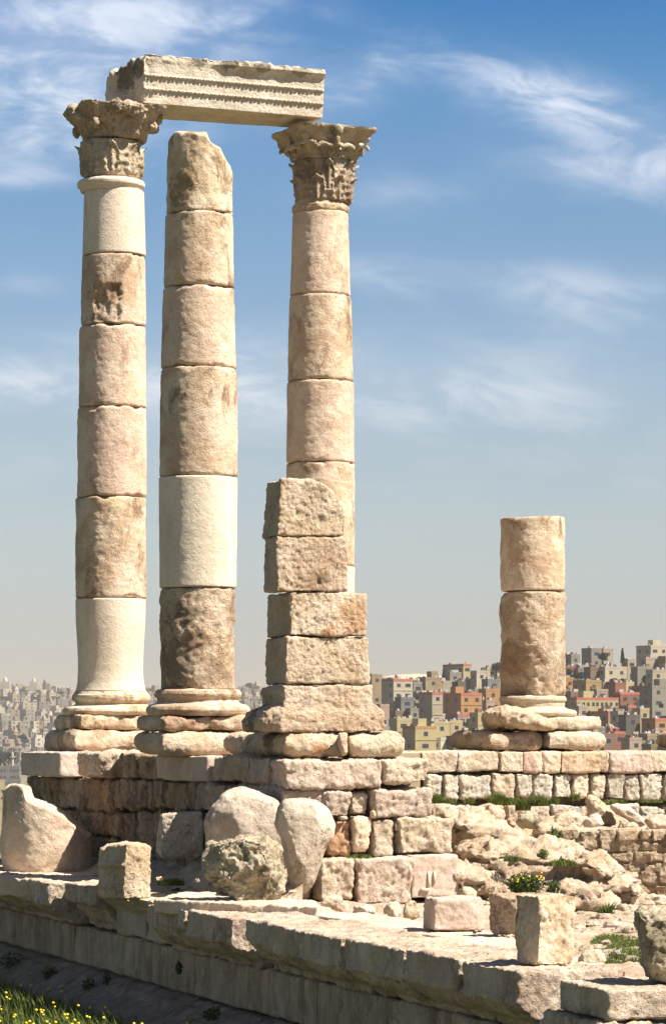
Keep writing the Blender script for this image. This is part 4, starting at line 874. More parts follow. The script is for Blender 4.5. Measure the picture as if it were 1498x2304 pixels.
BO = [('smooth_boulder', [(620, 1815), (640, 1798), (675, 1793), (712, 1800), (738, 1825), (756, 1858), (755, 1885), (738, 1905), (722, 1950), (706, 1990), (688, 2012), (664, 2004), (648, 1970), (636, 1900), (618, 1850)], 42.0, 1.1, 3.2, GREYB, 'large smooth rounded boulder tapering to a point below, left of the pier foundation', 0.0),
      ('smooth_boulder', [(458, 1850), (470, 1812), (500, 1782), (545, 1774), (590, 1785), (625, 1800), (650, 1850), (640, 1930), (560, 1960), (470, 1950)], 43.5, 1.1, 2.8, GREYB, 'broad smooth boulder behind the rough pitted rock, against the flank wall', 0.0),
      ('pitted_rock', [(464, 1940), (478, 1895), (520, 1872), (560, 1864), (592, 1872), (630, 1900), (640, 1950), (636, 2010), (610, 2030), (540, 2028), (492, 2010), (468, 1980)], 41.0, 0.9, 3.0, GREYR, 'rough deeply pitted grey rock with jagged surface on the sandy shelf', 0.0)]
for nm, pts, d, th, pw, mt, lb, ln in BO:
    m = outline_rock(pts, d, th, pw); pit = nm == 'pitted_rock'
    tag(rock(nm, m, mt, None, 0.022, step=0.07 if pit else 0.02, amp=(0.06, 0.022, 0.014) if pit else (0.025, 0.005, 0.004), edge=2 if pit else 3, chip=0.5, scale=0.8 if pit else 1.4, fac=12 if pit else 7, facd=0.28 if pit else 0.16), lb, 'boulder')
def blobrock(x0, x1, y0, y1, d, mat, label, thick=None, kind=0, seed=0, name='stone', cat='stone', group=None, **k):
    rnd = random.Random(seed + int(x0)); cx_, cy_, rx, ry = (x0 + x1) / 2, (y0 + y1) / 2, (x1 - x0) / 2, (y1 - y0) / 2; n = 9; pts = []
    for i in range(n):
        a = 2 * math.pi * i / n + rnd.uniform(-.2, .2); q = 2.2 if kind == 0 else 3.5
        rr = (abs(math.cos(a)) ** q + abs(math.sin(a)) ** q) ** (-1 / q) * rnd.uniform(0.86, 1.04); pts.append((cx_ + rx * rr * math.cos(a), cy_ + ry * rr * math.sin(a)))
    kw = dict(voxel=0.025, amp=(0.02, 0.008, 0.01), edge=2, chip=0.7, fac=9, step=0.035); kw.update(k)
    o = rock(name, outline_rock(pts, d, thick or (x1 - x0) / FPX * d * 0.8, 3, 7), mat, None, **kw); return tag(o, label, cat, group)
G = 'loose stones on the bank below the back wall'
blobrock(1062, 1142, 1806, 1862, 52.5, PIER, 'cream boulder at the foot of the back wall, left of the brown rounded stone', group=G)
blobrock(1150, 1232, 1828, 1872, 51.5, GREYR, 'rounded brown stone above the flat orange slab', group=G)  # darker, patchier stone than its neighbours
blobrock(1228, 1318, 1826, 1870, 51.2, PIER, 'long cream rounded boulder right of the brown stone', group=G)
blobrock(1308, 1362, 1828, 1870, 51.0, ROSY, 'small rosy stone under the dark angular rock', group=G)
m = outline_rock([(1318, 1798), (1326, 1790), (1345, 1796), (1378, 1830), (1385, 1850), (1378, 1862), (1350, 1856), (1322, 1838)], 51.6, 0.5, 3, 7); tag(rock('angular_stone', m, ROUGH, None, 0.022, edge=3), 'dark pointed angular stone leaning up against the back wall', 'stone', G)
m = outline_rock([(1372, 1812), (1412, 1808), (1448, 1842), (1450, 1856), (1432, 1860), (1388, 1832)], 51.2, 0.6, 5, 7); tag(rock('tilted_slab', m, ROSY, None, 0.022, edge=3), 'tilted flat rosy slab right of the dark pointed stone', 'stone', G)
blobrock(1448, 1520, 1830, 1874, 50.8, PIER, 'ochre boulder cut by the right frame edge on top of the rubble wall', group=G)
blobrock(1170, 1212, 1866, 1884, 50.0, ORANGE, 'thin flat orange slab under the brown rounded stone', group=G, voxel=0.02)
blobrock(1128, 1168, 1836, 1870, 51.8, PIER, 'small cream stone between the cream boulder and the brown one', group=G)
blobrock(1388, 1440, 1848, 1876, 50.4, PALE, 'low pale stone beneath the tilted slab', group=G)
blobrock(1082, 1148, 1856, 1892, 50.0, PIER, 'broad sandy stone below the cream boulder', group=G, name='stone')
blobrock(1030, 1080, 1838, 1866, 51.2, PALE, 'small white stone just right of the pier foundation, under the wall', group=G)
blobrock(1005, 1050, 1846, 1880, 49.0, BEDROCK, 'sandy stone touching the pier foundation corner', group=G)
blobrock(1200, 1250, 1874, 1900, 49.2, BEDROCK, 'sandy stone left of the dark leafy weed', group=G)
blobrock(1262, 1320, 1862, 1884, 49.2, PALE, 'flat pale capping stone right of the dark leafy weed', group=G)
G = 'small stones along the ledge and foundation'
blobrock(853, 907, 2028, 2070, 40.8, PALE, 'pale rounded stone on the paving under the rosy foundation block', group=G, kind=1)
blobrock(905, 948, 2022, 2074, 40.2, PIER, 'ochre stone wedged left of the smooth pale block', group=G, kind=1)
blobrock(780, 852, 2034, 2066, 40.9, WHITEB, 'flat white stone at the foot of the foundation', group=G, kind=1, thick=0.5)
blobrock(720, 772, 2022, 2046, 41.4, PALE, 'small flat stone at the left foot of the foundation', group=G, kind=1)
blobrock(752, 786, 2024, 2062, 41.0, PINK, 'small pink stone between two flat ones at the foundation foot', group=G)
blobrock(1296, 1362, 2138, 2176, 31.8, PALE, 'low pale broken stone right of the cube shaped stone', group=G)
blobrock(1372, 1406, 2132, 2152, 34.0, WHITEB, 'small whitish stone lying in the courtyard grass', group=G, voxel=0.018)
blobrock(1340, 1385, 2112, 2140, 35.5, BEDROCK, 'small sandy stone at the foot of the bedrock outcrop', group=G)
blobrock(1256, 1300, 2128, 2150, 33.5, PALE, 'pale chip of stone behind the cube shaped stone', group=G)
blobrock(1405, 1440, 2085, 2104, 38.0, PALE, 'low pale stone at the top of the courtyard grass', group=G, voxel=0.018)
G = 'loose stones among the ruins'
for (x0, x1, y0, y1, d, mt, lb) in [(1440, 1500, 2008, 2040, 44.5, PALE, 'pale stone at the foot of the rubble wall by the right frame edge'), (1388, 1432, 2030, 2062, 43.0, BEDROCK, 'rounded sandy stone at the right foot of the outcrop'), (1400, 1446, 1996, 2024, 45.2, PIER, 'ochre stone between outcrop and rubble wall'),
        (1030, 1078, 1998, 2026, 41.8, PALE, 'pale stone on the low ledge right of the marked dressed block'), (1078, 1120, 1988, 2012, 42.6, BEDROCK, 'sandy stone left of the yellow flowering shrub'), (1020, 1052, 1962, 1986, 43.0, ROUGH, 'brown stone in the hollow beside the foundation'),
        (1318, 1350, 2098, 2124, 38.0, PIER, 'ochre stone under the outcrop, above the low pale stone'), (1290, 1318, 2082, 2106, 39.5, PALE, 'small pale stone just right of the cube shaped stone top'), (1210, 1258, 1884, 1908, 48.0, PALE, 'flat pale stone at the top of the outcrop'),
        (1100, 1150, 1874, 1896, 48.6, ROUGH, 'brown flat stone on the upper slope'), (1400, 1425, 2118, 2134, 36.5, PIER, 'pebble sized ochre stone in the grass patch'), (343, 372, 1968, 1988, 43.6, PALE, 'small pale stone right of the upright carved block'), (430, 458, 1972, 1992, 43.2, BEDROCK, 'small sandy stone left of the pitted rock')]:
    blobrock(x0, x1, y0, y1, d, mt, lb, group=G, voxel=0.02)
# bedrock outcrop
m = MB()
for pts, d, th, pw in [([(998, 1835), (1050, 1842), (1110, 1852), (1180, 1880), (1212, 1905), (1210, 1945), (1060, 1935), (1010, 1905)], 47.6, 2.2, 4), ([(1020, 1905), (1090, 1896), (1200, 1902), (1290, 1925), (1350, 1935), (1388, 1962), (1384, 2000), (1340, 2010), (1250, 1986), (1150, 1985), (1080, 1968), (1030, 1940)], 45.4, 2.2, 5),
                        ([(1020, 1950), (1080, 1968), (1150, 1985), (1180, 2030), (1040, 2035), (1010, 2000)], 44.6, 1.6, 4), ([(1170, 2000), (1260, 1990), (1340, 2000), (1376, 2030), (1388, 2075), (1376, 2112), (1340, 2122), (1270, 2110), (1180, 2060)], 43.9, 1.8, 4),
                        ([(1378, 1975), (1402, 1992), (1418, 2022), (1414, 2052), (1390, 2058), (1372, 2030)], 44.4, 0.8, 3), ([(1250, 1925), (1320, 1925), (1385, 1960), (1375, 1985), (1290, 1960)], 44.4, 0.9, 4), ([(1300, 1870), (1215, 1860), (1200, 1905), (1215, 1940), (1300, 1960)], 47.9, 1.2, 4)]:
    s_ = outline_rock(pts, d, th, pw); m.add(s_.V, s_.F)
m.prism([(1.9, 44.0), (4.4, 43.9), (4.6, 49.0), (1.6, 50.0)], -2.6, -1.75)
V, F = remesh(m.V, m.F, 0.03); V = weather(V, F, 1, 2, (0.08, 0.02, 0.015), 0.6, 1.8, 0, 0.16)
st = 0.27; zz = V[:, 2] / st + 0.9 * fbm(V, 0.9, 3, 71); fr_ = zz - np.floor(zz); N = vnormals(V, F); V = V - N * (0.12 * np.clip(1 - fr_ / 0.3, 0, 1) * (1 - np.abs(N[:, 2:3]).ravel()))[:, None]
tag(obj('bedrock_outcrop', V, F, BEDROCK), 'mound of layered ochre bedrock between the pier foundation and the rubble wall', 'rock outcrop')
# rubble masonry wall on the right
rw = thing('rubble_masonry_wall', 'low wall of small irregular ochre stones set in earth, at the right edge', 'wall', (*P(1400, 0, 48)[:2], -2.1))
RL = Line(P(1240, 0, 47.2)[:2], (1.0, -0.12)); random.seed(61); m = MB(); z = -2.15; rows = 0
while z < -1.16:
    h = random.uniform(0.15, 0.25); s_ = -0.1
    while s_ < 2.6:
        w_ = random.uniform(0.16, 0.38); hh = min(h * random.uniform(0.85, 1.1), -1.12 - z); p = RL.p + RL.d * (s_ + w_ / 2)
        V = []; r = lambda a=0.02: random.uniform(-a, a)
        for zz in (0.014, hh - 0.014):
            for (a, b) in ((-1, -1), (1, -1), (1, 1), (-1, 1)): V.append((p[0] + a * (w_ / 2 - 0.018) + r(0.012), p[1] + (-0.06 + r(0.03) if b < 0 else 0.2), z + zz + r()))
        m.add(V, BOXF); s_ += w_
    z += h
V, F = remesh(m.V, m.F, 0.014); V = weather(V, F, 1, 3, (0.02, 0.006, 0.006), 0.6); obj('stone_facing', V, F, RUBBLE, rw)
m = MB(); p0, p1 = RL.p - RL.d * 0.1, RL.p + RL.d * 2.7; m.prism([tuple(p0 + (0, -0.02)), tuple(p1 + (0, -0.02)), tuple(p1 + (0, .7)), tuple(p0 + (0, .7))], -2.3, -1.2); rock('mortar_core', m, MORTAR, rw, 0.05)

rnd = random.Random(77); m = MB()
def pebble(x, y, z, r_):
    V = []; F = []; a0 = rnd.uniform(0, 6); sq = rnd.uniform(.5, .9)
    for (zz, f) in ((-.6, .7), (0, 1.0), (.55, .6)):
        for i in range(6): a = a0 + i * 1.047; q = r_ * f * rnd.uniform(.75, 1.15); V.append((x + q * math.cos(a), y + q * math.sin(a) * sq, z + zz * r_ * .7))
    for k in range(2):
        for i in range(6): F.append((k * 6 + i, k * 6 + (i + 1) % 6, k * 6 + 6 + (i + 1) % 6, k * 6 + 6 + i))
    F += [tuple(range(6))[::-1], tuple(range(12, 18))]; m.add(V, F)
for _ in range(900):
    y = rnd.uniform(30, 54); x = rnd.uniform(0.9, 6.0); q = (np.array([x, y]) - lp) @ lin
    if q < 1.9: continue
    z = float(zcourt(np.array([[x]]), np.array([[y]]))[0, 0]); pebble(x, y, z + 0.02, 0.02 + 0.11 * rnd.random() ** 3)
for _ in range(260):
    s_ = rnd.uniform(7.5, 15); q = rnd.uniform(1.15, 2.4); p_ = L3(s_, q)
    if pxof(p_[0], p_[1]) > 680: continue
    pebble(p_[0], p_[1], float(zshelf(np.array([[p_[0]]]), np.array([[p_[1]]]))[0, 0]) + 0.01, 0.015 + 0.06 * rnd.random() ** 3)
for _ in range(160):
    p_ = L3(rnd.uniform(0, 14), rnd.uniform(0.5, 1.9)); pebble(p_[0], p_[1], LZ + 0.005, 0.008 + 0.022 * rnd.random() ** 3)
tag(obj('rubble', m.V, m.F, PALE, None, (2, 42, -2.1), smooth=False), 'scattered small rubble and chips of limestone on the ground', 'rubble', kind='stuff')

# ---------------------------------------------------------------- plants
def leafmat(name, c1, c2, rough=0.6):
    m_, t = new_mat(name); pos = t.n('ShaderNodeNewGeometry').outputs['Position']
    n = t.n('ShaderNodeTexNoise', None, Vector=pos, Scale=9.0, Detail=3.0).outputs[0]
    col = t.mix(t.maprange(n, 0.35, 0.65), c1, c2)
    b = finish(t, col, rough, None, 0.2); tr = t.n('ShaderNodeBsdfTranslucent', None, Color=col)
    mx = t.n('ShaderNodeMixShader', None, i0=0.3, i1=b.outputs[0], i2=tr.outputs[0])
    t.t.links.new(mx.outputs[0], [x for x in t.t.nodes if x.type == 'OUTPUT_MATERIAL'][0].inputs[0]); return m_
GRASS = leafmat('grass_blades', (0.06, 0.10, 0.015), (0.16, 0.18, 0.045)); WEED = leafmat('dark_weed_leaves', (0.03, 0.055, 0.012), (0.06, 0.09, 0.02))
FLOWER = flat('yellow_petals', (0.75, 0.58, 0.03), 0.6); TREEG = leafmat('tree_leaves', (0.022, 0.035, 0.014), (0.05, 0.065, 0.025)); BARK = flat('bark', (0.12, 0.085, 0.055), 0.9)
def blades(rnd, c, n, h, sx, sy, wd=0.012, lean=0.5, zf=None):
    V = []; F = []
    for _ in range(n):
        a = rnd.uniform(0, 6.283); q = math.sqrt(rnd.random()); x = c[0] + sx * q * math.cos(a); y = c[1] + sy * q * math.sin(a); z = c[2] if zf is None else zf(x, y)
        hh = h * rnd.uniform(0.5, 1.15) * (1.1 - 0.5 * q); b = rnd.uniform(0, 6.283); ln = lean * hh * rnd.uniform(0.2, 1); t = rnd.uniform(0, 6.283); tx, ty = math.cos(t) * wd / 2, math.sin(t) * wd / 2; o = len(V)
        mx_, my_ = x + ln * 0.35 * math.cos(b), y + ln * 0.35 * math.sin(b); ex, ey = x + ln * math.cos(b), y + ln * math.sin(b)
        V += [(x - tx, y - ty, z - 0.02), (x + tx, y + ty, z - 0.02), (mx_ + tx * .8, my_ + ty * .8, z + hh * .6), (mx_ - tx * .8, my_ - ty * .8, z + hh * .6), (ex, ey, z + hh * .95)]
        F += [(o, o + 1, o + 2, o + 3), (o + 3, o + 2, o + 4)]
    return V, F
def leaves(rnd, c, n, r, size):
    V = []; F = []
    for _ in range(n):
        u = np.array([rnd.gauss(0, 1) for _ in range(3)]); u /= np.linalg.norm(u) + 1e-9; q = rnd.random() ** 0.4; p = np.array(c) + u * q * np.array(r)
        a = np.array([rnd.gauss(0, 1) for _ in range(3)]); a /= np.linalg.norm(a); b = np.cross(a, u + 0.1); b /= np.linalg.norm(b) + 1e-9; s_ = size * rnd.uniform(0.6, 1.3); o = len(V)
        V += [tuple(p - a * s_), tuple(p + b * s_ * 0.5), tuple(p + a * s_), tuple(p - b * s_ * 0.5)]; F.append((o, o + 1, o + 2, o + 3))
    return V, F
def clump(name, label, x, y, d, wpx, hpx, n, mat, group=None, droop=False, leafy=False, cat='weed', flowers=0):
    rnd = random.Random(int(x * 7 + y)); p = P(x, y, d); sx = wpx / 2 * d / FPX; h = hpx * d / FPX
    if leafy: V, F = leaves(rnd, (p[0], p[1], p[2] + h * 0.45), n, (sx, min(sx, 0.25), h * 0.6), 0.028); V2, F2 = blades(rnd, p, n // 6, h * 0.9, sx * 0.7, 0.12, 0.01); o = len(V); V += V2; F += [tuple(i + o for i in f) for f in F2]
    else: V, F = blades(rnd, p, n, h, sx, min(sx, 0.2), 0.014, 0.9)
    if droop: V = [(a, b - 0.04, c - 0.7 * (max(0, c - p[2]) if abs(a - p[0]) < sx * 2 else 0)) for a, b, c in V]
    o = obj(name, V, F, mat, None, (p[0], p[1], p[2]), smooth=False); tag(o, label, cat, group)
    if flowers:
        m = MB()
        for _ in range(flowers): m.ball((p[0] + rnd.uniform(-sx, sx), p[1] - rnd.uniform(0.0, 0.25), p[2] + h * rnd.uniform(0.4, 1.05)), (0.014, 0.014, 0.012), 5, 4)
        obj('blossoms', m.V, m.F, FLOWER, o)
    return o
G = 'grass tufts in the joints of the back wall'
for (x, y, wd, h, n, lb) in [(980, 1806, 34, 26, 90, 'green tuft in the back wall right beside the pier foundation'), (1012, 1806, 30, 14, 60, 'low green tuft between the first and second back wall blocks'), (1055, 1806, 26, 14, 60, 'low green tuft left of the cream boulder top'), (1118, 1808, 46, 30, 150, 'bushy green tuft directly under the left base slab'),
                             (1150, 1810, 44, 18, 110, 'wide low green tuft under the gap of the base slabs'), (1176, 1822, 34, 34, 130, 'hanging green tuft above the brown rounded stone'), (1214, 1812, 40, 28, 140, 'bright green tuft under the column stump'), (1248, 1806, 24, 14, 50, 'small green tuft right under the stump right edge'),
                             (1292, 1800, 22, 22, 50, 'narrow green tuft between two upright wall blocks'), (1380, 1806, 60, 10, 70, 'thin grassy strip above the tilted slab'), (1462, 1804, 60, 8, 50, 'thin grassy strip at the right end of the back wall')]:
    clump('grass_tuft', lb, x, y, 55.0, wd, h, n * 3, GRASS, G, cat='grass tuft')
clump('leafy_weed', 'dark leafy weed growing over the left end of the rubble wall', 1248, 1915, 46.6, 44, 52, 420, WEED, leafy=True)
clump('flowering_shrub', 'low dark shrub with yellow flowers on the bedrock outcrop', 1182, 2008, 43.0, 92, 42, 900, WEED, leafy=True, cat='shrub', flowers=22)
clump('leafy_weed', 'small dark weed just right of the yellow flowering shrub', 1246, 2008, 43.0, 34, 28, 160, WEED, leafy=True)
clump('grass_tuft', 'green cushion of grass high on the bedrock outcrop', 1153, 1936, 44.1, 40, 14, 200, GRASS, cat='grass tuft')
clump('grass_tuft', 'green tufts in the cleft at the top of the outcrop', 1268, 1946, 44.0, 66, 16, 260, GRASS, cat='grass tuft')
clump('grass_tuft', 'tall green tuft in the crack at the right side of the outcrop', 1366, 2066, 42.6, 30, 44, 220, GRASS, cat='grass tuft')
clump('leafy_weed', 'bright weed on the outcrop below the leafy one', 1222, 1932, 44.6, 24, 20, 120, GRASS, leafy=True)
clump('grass_tuft', 'green grass tuft on the sandy shelf beside the upright block', 385, 1990, 44.5, 66, 18, 260, GRASS, cat='grass tuft')
clump('grass_tuft', 'small grass tuft at the near edge of the sandy shelf', 425, 2030, 42.0, 36, 14, 130, GRASS, cat='grass tuft')
clump('grass_tuft', 'tiny grass tuft left of the pitted rock', 470, 2018, 42.6, 30, 10, 70, GRASS, cat='grass tuft')
clump('grass_tuft', 'strip of green grass on the foundation shelf under the small upright blocks', 808, 1929, 42.0, 60, 10, 110, GRASS, cat='grass tuft')
G = 'dark weeds growing from the podium wall'
for (x, y, wd, h, n, lb) in [(30, 2190, 66, 46, 260, 'large dark weed at the far left foot of the podium wall'), (112, 2204, 40, 30, 150, 'dark weed at the wall foot, second from the left'), (200, 2232, 34, 30, 140, 'dark weed on the grey base moulding under the plain blocks'), (402, 2190, 16, 26, 70, 'dark weed in the joint under the cornice'), (476, 2294, 44, 24, 130, 'dark weed low on the base moulding at the bottom edge'), (240, 2215, 20, 26, 70, 'thin dark weed beside a panel joint')]:
    px_s = s_of(x); q = L3(px_s, 0.36); clump('podium_weed', lb, x, y, q[1] - 0.1, wd, h, n, WEED, G, leafy=True)
rnd = random.Random(3)
V, F = [], []
def addVF(a):
    global V, F
    o = len(V); V = V + a[0]; F = F + [tuple(i + o for i in f) for f in a[1]]
cg = P(1410, 2125, 35.5); addVF(blades(rnd, (cg[0], cg[1], -2.16), 5200, 0.16, 0.36, 2.1, 0.014, 0.7)); cg = P(1350, 2152, 33.2); addVF(blades(rnd, (cg[0], cg[1], -2.17), 2600, 0.12, 0.34, 0.7, 0.014, 0.8))
o = obj('courtyard_grass', V, F, GRASS, None, (cg[0], cg[1], -2.2), smooth=False); tag(o, 'patch of green grass in the courtyard right of the outcrop', 'grass', kind='stuff')
V, F = [], []; Vc = []; Fc = []; MBF = MB()
zg = lambda x, y: ylow
for k in range(9000):
    x = rnd.uniform(-6.6, -1.0); y = rnd.uniform(38, 50.5); 
    w_ = float((np.array([x, y]) - lp) @ lin)
    if w_ > -0.42: continue
    o = len(Vc); hh = 0.20 + 0.22 * rnd.random() * (0.6 + 0.6 * vnoise(np.array([[x, y, 0.3]]), 4)[0]); b = rnd.uniform(0, 6.28); ln = hh * 0.4; wd = 0.011; tx, ty = math.cos(b + 1) * wd, math.sin(b + 1) * wd
    Vc += [(x - tx, y - ty, ylow - .05), (x + tx, y + ty, ylow - .05), (x + ln * .3 * math.cos(b) + tx * .7, y + ln * .3 * math.sin(b) + ty * .7, ylow + hh * .6), (x + ln * .3 * math.cos(b) - tx * .7, y + ln * .3 * math.sin(b) - ty * .7, ylow + hh * .6), (x + ln * math.cos(b), y + ln * math.sin(b), ylow + hh)]
    Fc += [(o, o + 1, o + 2, o + 3), (o + 3, o + 2, o + 4)]
    if rnd.random() < 0.028:
        MBF.ball((x + ln * math.cos(b), y + ln * math.sin(b), ylow + hh + 0.05 * rnd.random() + 0.02), (0.022, 0.022, 0.018), 5, 4)
        if rnd.random() < 0.5: MBF.ball((x + ln * math.cos(b) + 0.03, y, ylow + hh + 0.01), (0.017, 0.017, 0.014), 5, 4)
o = obj('meadow_grass', Vc, Fc, GRASS, None, (-5, 45, ylow), smooth=False); tag(o, 'long grass at the foot of the podium, lower left', 'grass', kind='stuff')
o = obj('wild_mustard_flowers', MBF.V, MBF.F, FLOWER, None, (-5, 45, ylow)); tag(o, 'small yellow wildflowers in the long grass, lower left', 'flowers', kind='stuff')

# ---------------------------------------------------------------- the city on the hills
WIN = flat('window_glass', (0.035, 0.04, 0.05), 0.3); TANKM = flat('white_tank', (0.42, 0.42, 0.40), 0.4, 0.9); DISH = flat('dish_metal', (0.34, 0.35, 0.36), 0.4)
WALLC = {'cream': (0.52, 0.44, 0.33), 'pale cream': (0.62, 0.55, 0.43), 'tan': (0.42, 0.32, 0.18), 'mustard': (0.50, 0.33, 0.09), 'yellow': (0.60, 0.50, 0.24), 'olive': (0.30, 0.25, 0.12), 'orange': (0.60, 0.29, 0.07), 'grey': (0.33, 0.31, 0.27), 'blue grey': (0.22, 0.24, 0.25),
         'brown': (0.30, 0.19, 0.12), 'red brown': (0.34, 0.13, 0.075), 'pinkish': (0.50, 0.38, 0.30), 'white': (0.72, 0.69, 0.63), 'dark grey': (0.15, 0.14, 0.125), 'red': (0.42, 0.13, 0.07)}
for _k, _c in list(WALLC.items()):
    _g = sum(_c) / 3; WALLC[_k] = tuple(0.56 * (0.74 * x + 0.26 * _g) * y for x, y in zip(_c, (1.07, 1.0, 0.84)))
def wmat(nm): return flat('render_' + nm.replace(' ', '_'), WALLC[nm], 0.85, 0.12, 0.3)
ROOFG = flat('roof_concrete', (0.36, 0.32, 0.27), 0.9, 0.2, 0.5); REDT = flat('red_parapet', (0.36, 0.11, 0.075), 0.8, 0.1, 0.6)
unit = {}
def unit_box(mat):
    if mat.name not in unit:
        m = MB().box((0, 0, 0), (0.5, 0.5, 0.5)); me = mesh_from('unit', m.V, m.F, False); me.materials.append(mat); unit[mat.name] = me
    return unit[mat.name]
def child_box(name, parent, c, size, mat):
    o = bpy.data.objects.new(name, unit_box(mat)); COL.objects.link(o); o.parent = parent; o.location = c; o.scale = size; return o
TANK_ME = None; DISH_ME = None
def tank_mesh():
    global TANK_ME
    if TANK_ME is None:
        m = MB(); lathe(m, (0, 0), lambda a, z: 0.62 if z < 1.25 else 0.45, [0.3, 0.31, 1.2, 1.25, 1.32], 10); m.box((0, 0, 0.15), (0.5, 0.5, 0.15)); TANK_ME = mesh_from('water_tank', m.V, m.F, False); TANK_ME.materials.append(TANKM)
    return TANK_ME
def dish_mesh():
    global DISH_ME
    if DISH_ME is None:
        m = MB(); V = []; F = []
        for j, (r_, z) in enumerate([(0.75, 0.0), (0.5, -0.12), (0.05, -0.2), (0.05, -0.24), (0.52, -0.16), (0.78, -0.03)]):
            for i in range(10):
                a = 2 * math.pi * i / 10; V.append((r_ * math.cos(a), -0.1 + z * -1 - 0.2, 0.95 + r_ * math.sin(a)))
        for j in range(5):
            for i in range(10): F.append((j * 10 + i, j * 10 + (i + 1) % 10, (j + 1) * 10 + (i + 1) % 10, (j + 1) * 10 + i))
        F += [tuple((5 - 0) * 10 + i for i in range(10))[::-1]]; m.add(V, F); m.box((0, 0, 0.4), (0.05, 0.05, 0.4)); DISH_ME = mesh_from('satellite_dish', m.V, m.F, False); DISH_ME.materials.append(DISH)
    return DISH_ME
def house(px0, pxs, px1, yt, yb, d, colr, label, group, trim=None, floors=None, cols=None, yaw=27, name='apartment_building', roofst=True, bands=False, seed=0, wfrac=1.0, left_col=None, balc=False):
    """block of flats: left flank px0..pxs, front pxs..px1, roof line yt, visible foot yb at distance d"""
    rnd = random.Random(int(px0 * 13 + yt * 7) + seed); y_ = R(yaw); u = np.array([math.cos(y_), math.sin(y_)]); v = np.array([-math.sin(y_), math.cos(y_)])
    c = P(pxs, 0, d)[:2]; a = max(3.0, (px1 - pxs) / FPX * d / (u[0] - (px1 - PXC) / FPX * u[1])); b = max(4.0, (pxs - px0) / FPX * d / (-v[0] + (px0 - PXC) / FPX * v[1])); b = min(b, 26)
    zt, zb_ = zat(yt, d), zat(yb, d); cen = c + u * a / 2 + v * b / 2; zg = min(float(terrain(*(c))), zb_, float(terrain(*(c + v * b)))) - 1.5
    root = thing(name, label, 'building', (cen[0], cen[1], zg), group); root.rotation_euler = (0, 0, y_); H = zt - zg
    root['_w'] = [0, 0, 0]
    body = MB(); body.box((0, 0, H / 2), (a / 2, b / 2, H / 2))
    mt = wmat(colr)
    def add(nm, m, mat):
        me = mesh_from(nm, m.V, m.F, False); me.materials.append(mat); o = bpy.data.objects.new(nm, me); COL.objects.link(o); o.parent = root; return o
    if bands:
        nfl = floors or max(1, int(round(H / 3.1)))
        for k in range(1, nfl): body.box((0, 0, H - k * 3.1), (a / 2 + 0.12, b / 2 + 0.12, 0.12))
    add('wall', body, mt)
    pp = MB(); pt = REDT if trim == 'red' else (wmat(trim) if trim else mt); t_ = 0.15; ph = 0.45
    for (cx_, cy_, hx, hy) in ((0, -b / 2 + t_ / 2 - 0.05, a / 2 + .05, t_ / 2), (0, b / 2 - t_ / 2 + 0.05, a / 2 + .05, t_ / 2), (-a / 2 + t_ / 2 - .05, 0, t_ / 2, b / 2 - t_ - 0.0), (a / 2 - t_ / 2 + .05, 0, t_ / 2, b / 2 - t_ - 0.0)): pp.box((cx_, cy_, H + ph / 2 - 0.15), (hx, hy, ph / 2 + 0.15))
    add('parapet', pp, pt)
    nf = floors or max(1, int(round((zt - zb_) / 3.1))); nc = cols or max(1, int(a / 3.3)); ns_ = max(1, int(b / 3.8))
    if wfrac > 0:
        for k in range(min(nf, 7)):
            zc = H - 1.55 - 3.1 * k
            if zc < 0.8: break
            for i in range(nc):
                if rnd.random() > wfrac * 0.92: continue
                wv = 1.35 if rnd.random() < 0.75 else 2.1; xx = -a / 2 + a * (i + 0.5) / nc + rnd.uniform(-.2, .2)
                if a / nc < 1.8: wv = 1.0
                child_box('window', root, (xx, -b / 2 - 0.01, zc), (wv * 0.85, 0.10, 1.05), WIN)
                if balc and i % 2 == 0: child_box('balcony', root, (xx, -b / 2 - 0.55, zc - 1.1), (2.6, 1.1, 0.8), mt)
            for i in range(min(ns_, 4)):
                if rnd.random() > wfrac * 0.6: continue
                child_box('window', root, (-a / 2 - 0.01, -b / 2 + b * (i + 0.5) / ns_, zc), (0.10, 1.2, 1.25), WIN)
    if roofst:
        if a > 6 and rnd.random() < 0.7: child_box('stair_hut', root, (rnd.uniform(-.2, .2) * a, b * 0.1, H + 1.2), (min(3.6, a * .4), 3.2, 2.4), mt)
        for _ in range(rnd.choice([0, 1, 1, 2])):
            q = bpy.data.objects.new('water_tank', tank_mesh()); COL.objects.link(q); q.parent = root; q.location = (rnd.uniform(-.4, .4) * a, rnd.uniform(-.45, .2) * b, H); k = rnd.uniform(0.45, 0.85); q.scale = (k * .85, k * .85, k)
        for _ in range(rnd.choice([0, 1, 2])):
            child_box('roof_clutter', root, (rnd.uniform(-.4, .4) * a, rnd.uniform(-.4, .4) * b, H + 0.5), (rnd.uniform(.5, 1.6), rnd.uniform(.5, 1.6), rnd.uniform(.8, 2.0)), rnd.choice([ROOFG, wmat('dark grey'), wmat('brown')]))
        for _ in range(rnd.choice([0, 0, 1, 1])):
            q = bpy.data.objects.new('satellite_dish', dish_mesh()); COL.objects.link(q); q.parent = root; q.location = (rnd.uniform(-.4, .4) * a, rnd.uniform(-.48, -.1) * b, H); q.scale = (.7, .7, .7)
    return root
def dR_of(px, yb): sR = float(skyrow(px)) + 6; return 760 + 300 * (1720 - yb) / (1720 - sR)
